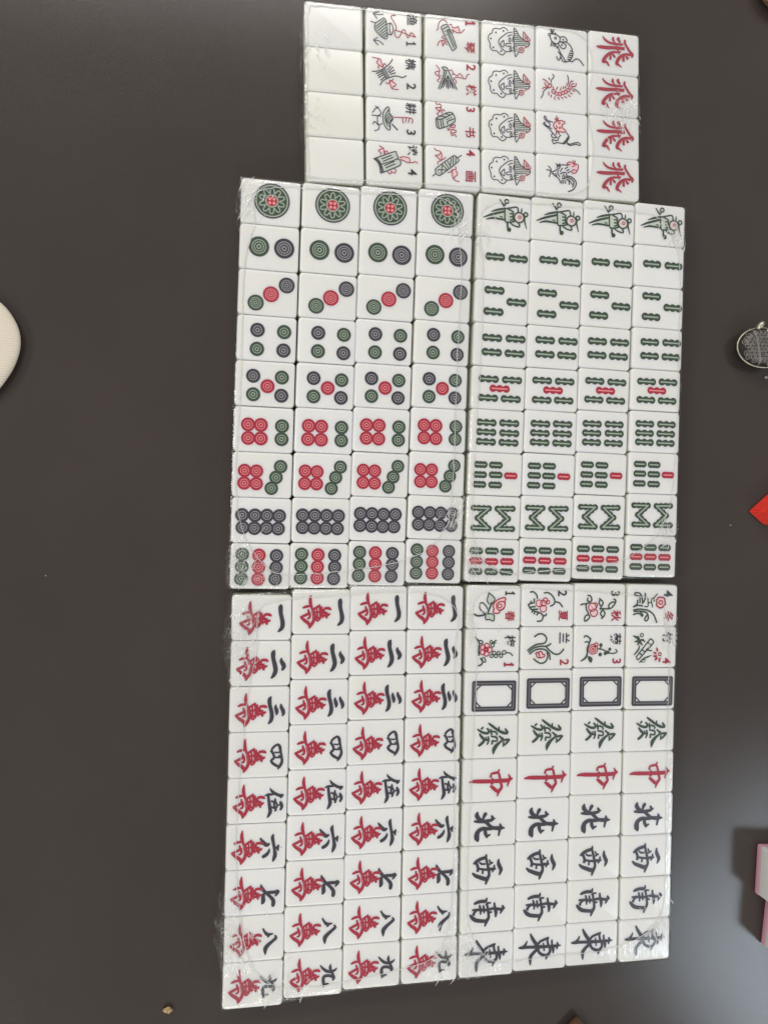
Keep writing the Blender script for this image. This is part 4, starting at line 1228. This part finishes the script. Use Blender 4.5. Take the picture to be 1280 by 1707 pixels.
    m2 = n.new('ShaderNodeMixShader'); l.new(gx.outputs[0], m2.inputs['Fac']); l.new(m1.outputs[0], m2.inputs[1]); l.new(gl.outputs[0], m2.inputs[2])
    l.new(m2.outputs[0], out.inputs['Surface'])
    return m
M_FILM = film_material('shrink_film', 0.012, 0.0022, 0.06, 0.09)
M_RIM = film_material('rolled_film', 0.60, 0.0004, 0.16, 0.22)  # rim and fold haze: white in the colour stands in for highlights
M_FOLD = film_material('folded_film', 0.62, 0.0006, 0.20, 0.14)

def ray_hit(poly, c, d):
    best = None
    for i in range(len(poly)):
        a, b = poly[i - 1], poly[i]
        ex, ey = b[0] - a[0], b[1] - a[1]
        den = d[0] * ey - d[1] * ex
        if abs(den) < 1e-12: continue
        t = ((a[0] - c[0]) * ey - (a[1] - c[1]) * ex) / den
        u = ((a[0] - c[0]) * d[1] - (a[1] - c[1]) * d[0]) / den
        if t > 0 and -1e-6 <= u <= 1 + 1e-6 and (best is None or t < best): best = t
    return (c[0] + d[0] * best, c[1] + d[1] * best)
def seg_dist(p, poly):
    best = 9
    for i in range(len(poly)):
        a, b = Vector(poly[i - 1]), Vector(poly[i]); ab = b - a
        t = max(0, min(1, (Vector(p) - a).dot(ab) / (ab.length_squared or 1)))
        best = min(best, (Vector(p) - a - ab * t).length)
    return best
FILM_LABEL = {'top': 'clear shrink film stretched round the small pack with blank tiles', 'circ': 'crinkled clear shrink film round the pack of circle tiles',
              'bam': 'clear shrink film round the pack of bamboo stick tiles', 'wan': 'crumpled clear shrink film round the red character tiles',
              'flo': 'clear shrink film round the flower, dragon and wind tiles'}
FREE = {  # sides with nothing against them, where the film may stand off: a function of the outward direction
    'top': lambda d: d[0] < -.6 or d[1] > .6 or d[0] > .8, 'circ': lambda d: d[0] < -.6, 'bam': lambda d: d[0] > .7,
    'wan': lambda d: d[0] < -.6 or d[1] < -.7, 'flo': lambda d: d[0] > .7 or d[1] < -.7}
def make_film(pack, outline, opening, hots):
    n_p = len(outline)
    cx = sum(q[0] for q in opening) / len(opening); cy = sum(q[1] for q in opening) / len(opening)
    op = catmull([tuple(q) for q in opening], 6, True)
    # outer samples every ~1.2 mm
    outer = []
    for i in range(n_p):
        a, b = Vector(outline[i - 1]), Vector(outline[i]); e = b - a
        k = max(int(e.length / 0.0012), 1)
        for j in range(k): outer.append(a + e * (j / k))
    # outward normals, smoothed
    n = len(outer); w = 4; nor = []
    for i in range(n):
        t = outer[(i + w) % n] - outer[i - w]
        nor.append(Vector((t.y, -t.x)).normalized())
    c = Vector((cx, cy))
    if nor[0].dot(outer[0] - c) < 0: nor = [-q for q in nor]
    free = FREE[pack]
    def crumple(p):
        s = 0.0
        for hx, hy, hr in hots:
            s = max(s, math.exp(-((p[0] - hx) ** 2 + (p[1] - hy) ** 2) / (hr * hr * .55)))
        return s
    NR_S, NR_T = 5, 22
    vs, fs, cr = [], [], []
    rim = []
    for i in range(n):
        p, q = outer[i], nor[i]
        d = (p - c).normalized()
        cr0 = crumple(p); fr = free(q)
        off = 0.0012 * (1 if fr else .25) + ((0.0060 if pack == 'wan' else .0026) if fr else .0003) * cr0 * (0.35 + 0.65 * abs(noise.noise(Vector((p.x, p.y, .3)) * 160)))
        wob = 0.0010 * noise.noise(Vector((p.x, p.y, 1.7)) * 70) * (1 if fr else .15)
        for k in range(NR_S):
            h = k / NR_S
            o = off * (.55 + .9 * math.sin(math.pi * min(h * .8 + .25, 1))) * (1.15 - .55 * h) + wob + .0002
            x = p + q * max(o, .0002)
            vs.append((x.x, x.y, 0.0004 + (T - 0.0006) * h)); cr.append(min(1, .30 + cr0 * .7 + .2 * abs(wob) * 900))
        inner = Vector(ray_hit(op, (cx, cy), d))
        L_ = (inner - p).length
        for k in range(NR_T):
            t = k / (NR_T - 1)
            x = p.lerp(inner, t)
            e = min(t * L_, 0.004) / 0.004                      # shoulder round the top edge
            cc = crumple(x)
            u = Vector((x.x * 300 + x.y * 120, x.y * 110 - x.x * 40, 2.0 + .01 * i))
            wr = abs(noise.noise(Vector((x.x * 360, x.y * 150, 1)))) + .5 * abs(noise.noise(Vector((x.x * 900 + x.y * 500, x.y * 300, 4))))
            z = T - 0.0009 * (1 - e) ** 2 + 0.00035 + wr * (0.0003 + 0.0008 * cc)
            y = x + q * (off * .35 * (1 - e) + .0001)
            vs.append((y.x, y.y, max(z, T + .00030) if t * L_ > .0012 else z)); cr.append(min(1, cc + (0.12 if t < .2 else 0.05)))
        rim.append(vs[-1])
    NR = NR_S + NR_T
    for i in range(n):
        j = (i + 1) % n
        for k in range(NR - 1):
            fs.append((i * NR + k, j * NR + k, j * NR + k + 1, i * NR + k + 1))
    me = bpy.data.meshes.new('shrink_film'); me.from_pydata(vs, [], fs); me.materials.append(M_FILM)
    at = me.attributes.new('crumple', 'FLOAT', 'POINT'); at.data.foreach_set('value', cr)
    me.polygons.foreach_set('use_smooth', [True] * len(fs)); me.update()
    o = tag(link('shrink_film', me), FILM_LABEL[pack], 'plastic wrap', 'shrink films round the tile packs')
    # rolled edge of the opening
    rv, rf, rc = [], [], []; m_ = 6
    rim = [Vector(q) for q in rim]
    for i in range(n):
        a, b = rim[i - 1], rim[(i + 1) % n]; t = (b - a); t.z = 0; t.normalize(); s = Vector((-t.y, t.x, 0))
        g = .5 + .5 * noise.noise(rim[i] * 90)
        rr = 0.00014 + 0.00022 * g
        ctr = rim[i] + s * .0007 * noise.noise(rim[i] * 210) + Vector((0, 0, .0001))
        for k in range(m_):
            an = k * math.tau / m_
            v = ctr + s * rr * math.cos(an) + Vector((0, 0, rr * math.sin(an)))
            rv.append(tuple(v)); rc.append(max(0, g - .25))
    for i in range(n):
        j = (i + 1) % n
        for k in range(m_): rf.append((i * m_ + k, i * m_ + (k + 1) % m_, j * m_ + (k + 1) % m_, j * m_ + k))
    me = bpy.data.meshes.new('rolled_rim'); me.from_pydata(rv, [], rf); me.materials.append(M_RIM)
    at = me.attributes.new('crumple', 'FLOAT', 'POINT'); at.data.foreach_set('value', rc)
    me.polygons.foreach_set('use_smooth', [True] * len(rf)); me.update()
    link('rolled_rim', me, o)
    # sharp folds in the bunched film, with white glare put into their colour
    rnd = random.Random(len(pack) * 7 + int(hots[0][0] * 1e4)); kv, kf, ka = [], [], []
    def inside(p, poly):
        s = False
        for i in range(len(poly)):
            a, b = poly[i - 1], poly[i]
            if (a[1] > p[1]) != (b[1] > p[1]) and p[0] < (b[0] - a[0]) * (p[1] - a[1]) / (b[1] - a[1]) + a[0]: s = not s
        return s
    for hx, hy, hr in hots:
        base = R(rnd.choice((58, 62, 66, 118)))
        for _ in range(int(14 + hr * 2500)):
            px, py = rnd.gauss(hx, hr * .42), rnd.gauss(hy, hr * .50)
            if not inside((px, py), outline) or seg_dist((px, py), outline) > .034: continue
            an = base + R(rnd.gauss(0, 13)); ln = rnd.choice((.0012, .0020, .0030, .0045, .0070)) * rnd.uniform(.7, 1.3); w = rnd.uniform(.00009, .00026) * (1.3 if ln > .003 else 1)
            cv = rnd.gauss(0, .35) * ln; N = 7; o0 = len(kv); zz = T + rnd.uniform(.0007, .0013)
            for i in range(N):
                t = i / (N - 1) - .5; k = w * (1 - (2 * t) ** 2) + .00002
                x = px + math.cos(an) * ln * t - math.sin(an) * cv * (t * t - .1); y = py + math.sin(an) * ln * t + math.cos(an) * cv * (t * t - .1)
                nx, ny = -math.sin(an), math.cos(an)
                for s_, dz in ((-1, 0), (0, k * .55), (1, 0)): kv.append((x + nx * k * s_, y + ny * k * s_, zz + dz)); ka.append(rnd.random())
            for i in range(N - 1):
                q = o0 + i * 3; kf += [(q, q + 3, q + 4, q + 1), (q + 1, q + 4, q + 5, q + 2)]
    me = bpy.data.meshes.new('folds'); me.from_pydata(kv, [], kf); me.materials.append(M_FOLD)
    at = me.attributes.new('crumple', 'FLOAT', 'POINT'); at.data.foreach_set('value', ka)
    me.polygons.foreach_set('use_smooth', [True] * len(kf)); me.update()
    link('fold', me, o)['kind'] = 'stuff'
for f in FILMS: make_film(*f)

# ---------------------------------------------------------------- things round the edges of the table
def lathe_blob(name, m, pts_fn, nu, nv):
    vs = []; fs = []
    for i in range(nu):
        for j in range(nv): vs.append(pts_fn(i / (nu - 1), j / nv))
    for i in range(nu - 1):
        for j in range(nv): fs.append((i * nv + j, i * nv + (j + 1) % nv, (i + 1) * nv + (j + 1) % nv, (i + 1) * nv + j))
    me = bpy.data.meshes.new(name); me.from_pydata(vs, [], fs); me.materials.append(m)
    me.polygons.foreach_set('use_smooth', [True] * len(fs)); me.update()
    return me

# cream cloth pouch, only its rounded end is in the picture
M_CLOTH = mat('cream_knit', (0.76, 0.68, 0.56), 0.9, 0.2)
n, l, b = nodes(M_CLOTH)
tc = n.new('ShaderNodeTexCoord'); wv = n.new('ShaderNodeTexWave'); wv.wave_type = 'BANDS'; wv.bands_direction = 'Y'
wv.inputs['Scale'].default_value = 190; wv.inputs['Distortion'].default_value = 1.0
l.new(tc.outputs['Object'], wv.inputs['Vector'])
bp = n.new('ShaderNodeBump'); bp.inputs['Strength'].default_value = 0.5; bp.inputs['Distance'].default_value = 0.0006
l.new(wv.outputs['Fac'], bp.inputs['Height']); l.new(bp.outputs[0], b.inputs['Normal'])
b.inputs['Sheen Weight'].default_value = 0.3
root = tag(link('cloth_pouch', None), 'cream knitted cloth with a rounded end lying on the bare table', 'cloth')
root.location = (-0.1915, 0.110, 0)
def cloth_pt(t, u):
    a = u * math.tau; ph = -math.pi / 2 + t * math.pi
    s = 1 + .05 * math.sin(3 * a + .6) + .03 * noise.noise(Vector((math.cos(a) * 2, math.sin(a) * 2, t * 3)))
    r = abs(math.cos(ph)) ** .6 * s
    return (0.0375 * r * math.cos(a), 0.040 * r * math.sin(a), 0.0055 + 0.0050 * math.sin(ph) + .0008 * noise.noise(Vector((math.cos(a) * r * 3, math.sin(a) * r * 3, 5))))
link('body', lathe_blob('body', M_CLOTH, cloth_pt, 22, 64), root)
M_CREAM = mat('cream_binding', (0.74, 0.69, 0.55), 0.8, 0.2)
def torus(name, m, fn, nu, nv, r):
    vs = []; fs = []
    P = [Vector(fn(i / nu)) for i in range(nu)]
    for i in range(nu):
        t = (P[(i + 1) % nu] - P[i - 1]).normalized(); s = t.cross(Vector((0, 0, 1))).normalized(); w_ = s.cross(t)
        for k in range(nv):
            a = k * math.tau / nv; vs.append(tuple(P[i] + (s * math.cos(a) + w_ * math.sin(a)) * r))
    for i in range(nu):
        j = (i + 1) % nu
        for k in range(nv): fs.append((i * nv + k, i * nv + (k + 1) % nv, j * nv + (k + 1) % nv, j * nv + k))
    me = bpy.data.meshes.new(name); me.from_pydata(vs, [], fs); me.materials.append(m)
    me.polygons.foreach_set('use_smooth', [True] * len(fs)); me.update()
    return me
0 and link('binding', torus('binding', M_CREAM, lambda t: (lambda q: (q[0] * .985, q[1] * .985, q[2] + .001))(cloth_pt(.52, t)), 96, 8, .0016), root)

# small silver filigree purse
M_SILVER = mat('tarnished_silver', (0.36, 0.33, 0.31), 0.38, 0.5, Metallic=1.0)
M_RIMGOLD = mat('worn_brass', (0.55, 0.52, 0.40), 0.35, 0.5, Metallic=0.85)
M_DARK = mat('dark_lining', (0.012, 0.011, 0.010), 0.7)
root = tag(link('filigree_purse', None), 'small round silver filigree purse with a brass rim and claws', 'purse')
PC = Vector((0.3862, 0.1305, 0)); root.location = PC
PR = (0.0215, 0.0152)
def purse_z(x, y): return 0.0078 + 0.0068 * math.sqrt(max(0, 1 - min(1, math.hypot(x / PR[0], y / PR[1])) ** 4.44)) + .0006
def purse_pt(t, u):
    a = u * math.tau; ph = -math.pi / 2 + t * math.pi; r = abs(math.cos(ph)) ** .45
    return (PR[0] * r * math.cos(a), PR[1] * r * math.sin(a), 0.0075 + 0.0068 * math.sin(ph))
link('body', lathe_blob('body', M_DARK, purse_pt, 18, 48), root)
link('rim', torus('rim', M_RIMGOLD, lambda t: (PR[0] * math.cos(t * math.tau), PR[1] * math.sin(t * math.tau), .0085), 64, 10, .00075), root)
link('rim_band', torus('rim_band', M_RIMGOLD, lambda t: ((PR[0] - .0004) * math.cos(t * math.tau) + .0009, (PR[1] - .0016) * math.sin(t * math.tau), .0078), 64, 10, .0015), root)
def rings(spots, r0, wire):
    vs, fs = [], []
    for (x, y, rr) in spots:
        z = purse_z(x, y) + .0002; o = len(vs); nu, nv = 14, 5
        for i in range(nu):
            a = i * math.tau / nu
            for k in range(nv):
                e = k * math.tau / nv; q = rr + wire * math.cos(e)
                px, py = x + q * math.cos(a), y + q * math.sin(a)
                vs.append((px, py, purse_z(px, py) - .0006 + wire * math.sin(e)))
        for i in range(nu):
            j = (i + 1) % nu
            for k in range(nv): fs.append((o + i * nv + k, o + i * nv + (k + 1) % nv, o + j * nv + (k + 1) % nv, o + j * nv + k))
    me = bpy.data.meshes.new('filigree'); me.from_pydata(vs, [], fs); me.materials.append(M_SILVER)
    me.polygons.foreach_set('use_smooth', [True] * len(fs)); me.update()
    return me
spots = []
rnd = random.Random(3)
for i in range(-8, 9):
    for j in range(-8, 9):
        x, y = (i + (j % 2) * .5) * .0032 + rnd.gauss(0, .0002), j * .0027 + rnd.gauss(0, .0002)
        if (x / PR[0]) ** 2 + (y / PR[1]) ** 2 < .74:
            spots.append((x, y, .0019)); spots.append((x, y, .0008))
fo = link('filigree', rings(spots, .0014, .00019), root); fo['kind'] = 'stuff'
chain = [(-.0078 - y * .18, y, .00055) for y in [(-.0138 + .00102 * k) for k in range(28)]]
me = rings(chain, .0006, .00030); me.name = 'braid'
link('braid', me, root)
def claw(name, pts, rad, m):
    vs, fs = [], []; nv = 10
    P = catmull([tuple(q) for q in pts], 4); P = [Vector(q) for q in P]
    for i, q in enumerate(P):
        t = (P[min(i + 1, len(P) - 1)] - P[max(i - 1, 0)]).normalized(); s = t.cross(Vector((0, 0, 1))).normalized(); w_ = s.cross(t)
        f = i / (len(P) - 1); rr = rad * (math.sin(math.pi * min(.12 + f * .8, 1)) ** .6)
        for k in range(nv):
            a = k * math.tau / nv; vs.append(tuple(q + (s * math.cos(a) + w_ * math.sin(a)) * rr))
    for i in range(len(P) - 1):
        for k in range(nv): fs.append((i * nv + k, i * nv + (k + 1) % nv, (i + 1) * nv + (k + 1) % nv, (i + 1) * nv + k))
    fs.append(tuple(range(nv))[::-1]); fs.append(tuple((len(P) - 1) * nv + k for k in range(nv)))
    me = bpy.data.meshes.new(name); me.from_pydata(vs, [], fs); me.materials.append(m)
    me.polygons.foreach_set('use_smooth', [True] * len(fs)); me.update()
    return me
for pts, rd in (([(-.0068, .0135, .011), (-.0045, .0165, .0130), (-.0022, .0188, .0125)], .0022), ([(.0005, .0118, .012), (.0060, .0135, .0140), (.012, .0120, .0135)], .0022), ([(.0010, -.0125, .012), (.0065, -.0145, .0140), (.013, -.0120, .0125)], .0024)):
    link('claw', claw('claw', pts, rd, M_RIMGOLD), root)

# red cloth packet, standing open at its corner
M_RED = add_noise(mat('red_felt', (0.70, 0.03, 0.02), 0.75, 0.3), 300, (0.68, 0.026, 0.016), (0.78, 0.05, 0.03), 3, .3, .7, .3, 1500)
root = tag(link('red_packet', None), 'bright red pointed packet at the table edge between purse and pink blocks', 'packet')
def prism(name, loop, z0, z1, m, bev=.0006):
    bm = bmesh.new()
    lo = [bm.verts.new((x, y, z0)) for x, y in loop]; hi = [bm.verts.new((x, y, z1)) for x, y in loop]
    k = len(loop)
    bm.faces.new(hi); bm.faces.new(lo[::-1])
    for i in range(k): bm.faces.new((lo[i], lo[(i + 1) % k], hi[(i + 1) % k], hi[i]))
    bmesh.ops.recalc_face_normals(bm, faces=bm.faces[:])
    bmesh.ops.bevel(bm, geom=bm.edges[:], offset=bev, segments=3, affect='EDGES')
    me = bpy.data.meshes.new(name); bm.to_mesh(me); bm.free(); me.materials.append(m)
    me.polygons.foreach_set('use_smooth', [True] * len(me.polygons)); me.update()
    return me
root.location = (0.3790, 0.0040, 0)
loop = [(0, -.0006), (.0140, .0110), (.060, .0480), (.085, .010), (.030, -.0150), (.0125, -.0108)]
def frustum(name, loop, k, shift, z1, m):
    bm = bmesh.new()
    lo = [bm.verts.new((x, y, .0003)) for x, y in loop]; hi = [bm.verts.new((x * k + shift, y * k, z1)) for x, y in loop]; q = len(loop)
    bm.faces.new(hi); bm.faces.new(lo[::-1])
    for i in range(q): bm.faces.new((lo[i], lo[(i + 1) % q], hi[(i + 1) % q], hi[i]))
    bmesh.ops.recalc_face_normals(bm, faces=bm.faces[:])
    bmesh.ops.bevel(bm, geom=bm.edges[:], offset=.0009, segments=3, affect='EDGES')
    me = bpy.data.meshes.new(name); bm.to_mesh(me); bm.free(); me.materials.append(m); me.update()
    return me
link('body', frustum('body', loop, .72, .0125, .017, M_RED), root)
o = link('flap', frustum('flap', loop, .9, .004, .004, mat('deep_red_felt', (0.26, 0.005, 0.006), .8, .2)), root); o.scale = (.62, .62, 1); o.location = (.0160, 0, .0168)

# two pink-backed white blocks standing by the edge
M_PINK = mat('pink_melamine', (0.70, 0.36, 0.46), 0.25)
M_BLOCK = mat('grey_white_melamine', (0.80, 0.80, 0.77), 0.25)
for m_ in (M_PINK, M_BLOCK):
    b = m_.node_tree.nodes['Principled BSDF']; b.inputs['Subsurface Weight'].default_value = .6; b.inputs['Subsurface Scale'].default_value = .004; b.inputs['Subsurface Radius'].default_value = (1, .8, .8)
blk = rounded_box('body', 0.040, 0.0385, 0.0240, 0.0022, M_BLOCK, 5)
back = rounded_box('backing', 0.0402, 0.0387, 0.0062, 0.0018, M_PINK, 5)
for (x, y, rz, lab) in ((0.4050, -0.2780, -4, 'pink-backed white block nearest the red packet'), (0.4112, -0.3195, -7, 'pink-backed white block below its twin, nearer the table corner')):
    root = tag(link('pink_backed_block', None), lab, 'game tile', 'pink-backed blocks')
    root.location = (x, y, 0.0); root.rotation_euler = (0, 0, R(rz))
    link('backing', back, root); o = link('body', blk, root); o.location = (0, 0, 0.0042)

# dark wooden box corner, ribbed pouch corner and crumbs
M_WOOD = add_noise(mat('dark_wood', (0.10, 0.045, 0.02), 0.5), 60, (0.06, 0.028, 0.012), (0.15, 0.065, 0.03), 5, .3, .7, .2, 400)
root = tag(link('wooden_box', None), 'dark brown wooden box with one corner poking over the near edge', 'box')
root.location = (0.2350, -0.3735, 0)
link('body', prism('body', [(0, 0), (-.0300, -.0290), (-.003, -.058), (.0240, -.0350)], .0003, .0042, M_WOOD, .0008), root)
link('lid', prism('lid', [(0, .0010), (-.0312, -.0290), (-.003, -.0592), (.0250, -.0350)], .0043, .0062, M_WOOD, .0008), root)
M_RIB = mat('pinkish_ribbing', (0.50, 0.30, 0.25), 0.7)
M_EDGE = mat('brown_trim', (0.09, 0.045, 0.022), 0.6)
root = tag(link('ribbed_pouch', None), 'pinkish ribbed pouch with brown trim at the far table corner', 'pouch')
root.location = (0.4060, 0.4160, 0)
def pouch_pt(t, u):
    a = u * math.tau; ph = -math.pi / 2 + t * math.pi; r = abs(math.cos(ph)) ** .5
    return ((0.0185 + .0005 * math.cos(26 * a)) * r * math.cos(a), (0.0185 + .0005 * math.cos(26 * a)) * r * math.sin(a), 0.0085 + 0.008 * math.sin(ph))
link('body', lathe_blob('body', M_RIB, pouch_pt, 16, 156), root)
link('trim', torus('trim', M_EDGE, lambda t: (.0190 * math.cos(t * math.tau), .0190 * math.sin(t * math.tau), .0050), 64, 8, .0010), root)
def pebble(name, m, r, seed, sq=.6):
    bm = bmesh.new(); bmesh.ops.create_icosphere(bm, subdivisions=3, radius=r)
    for v in bm.verts:
        k = 1 + .45 * noise.noise(v.co / r * 1.4 + Vector((seed, 0, 0))); v.co = Vector((v.co.x * k, v.co.y * k * .8, v.co.z * k * sq + r * sq))
    me = bpy.data.meshes.new(name); bm.to_mesh(me); bm.free(); me.materials.append(m)
    me.polygons.foreach_set('use_smooth', [True] * len(me.polygons)); me.update()
    return me
M_CRUMB = add_noise(mat('tan_crumb', (0.5, 0.34, 0.16), 0.8), 500, (0.30, 0.17, 0.07), (0.66, 0.52, 0.30), 3)
M_LINT = mat('grey_lint', (0.36, 0.35, 0.34), 0.9)
o = tag(link('crumb', pebble('crumb', M_CRUMB, .0028, 2)), 'tan crumb alone on the bare table below the character pack', 'crumb'); o.location = (-0.0599, -0.3366, 0)
for x, y, r, lab in ((-.1388, -.0400, .0005, 'pale dust speck on the wide bare table'), (.3642, -.0075, .0006, 'pale dust speck between the bamboo pack and the red packet'),
                     (.3951, .1092, .0013, 'grey dust speck just below the silver purse')):
    o = tag(link('dust_speck', pebble('dust_speck', M_LINT, r, x * 50)), lab, 'speck', 'dust specks on the table'); o.location = (x, y, 0)
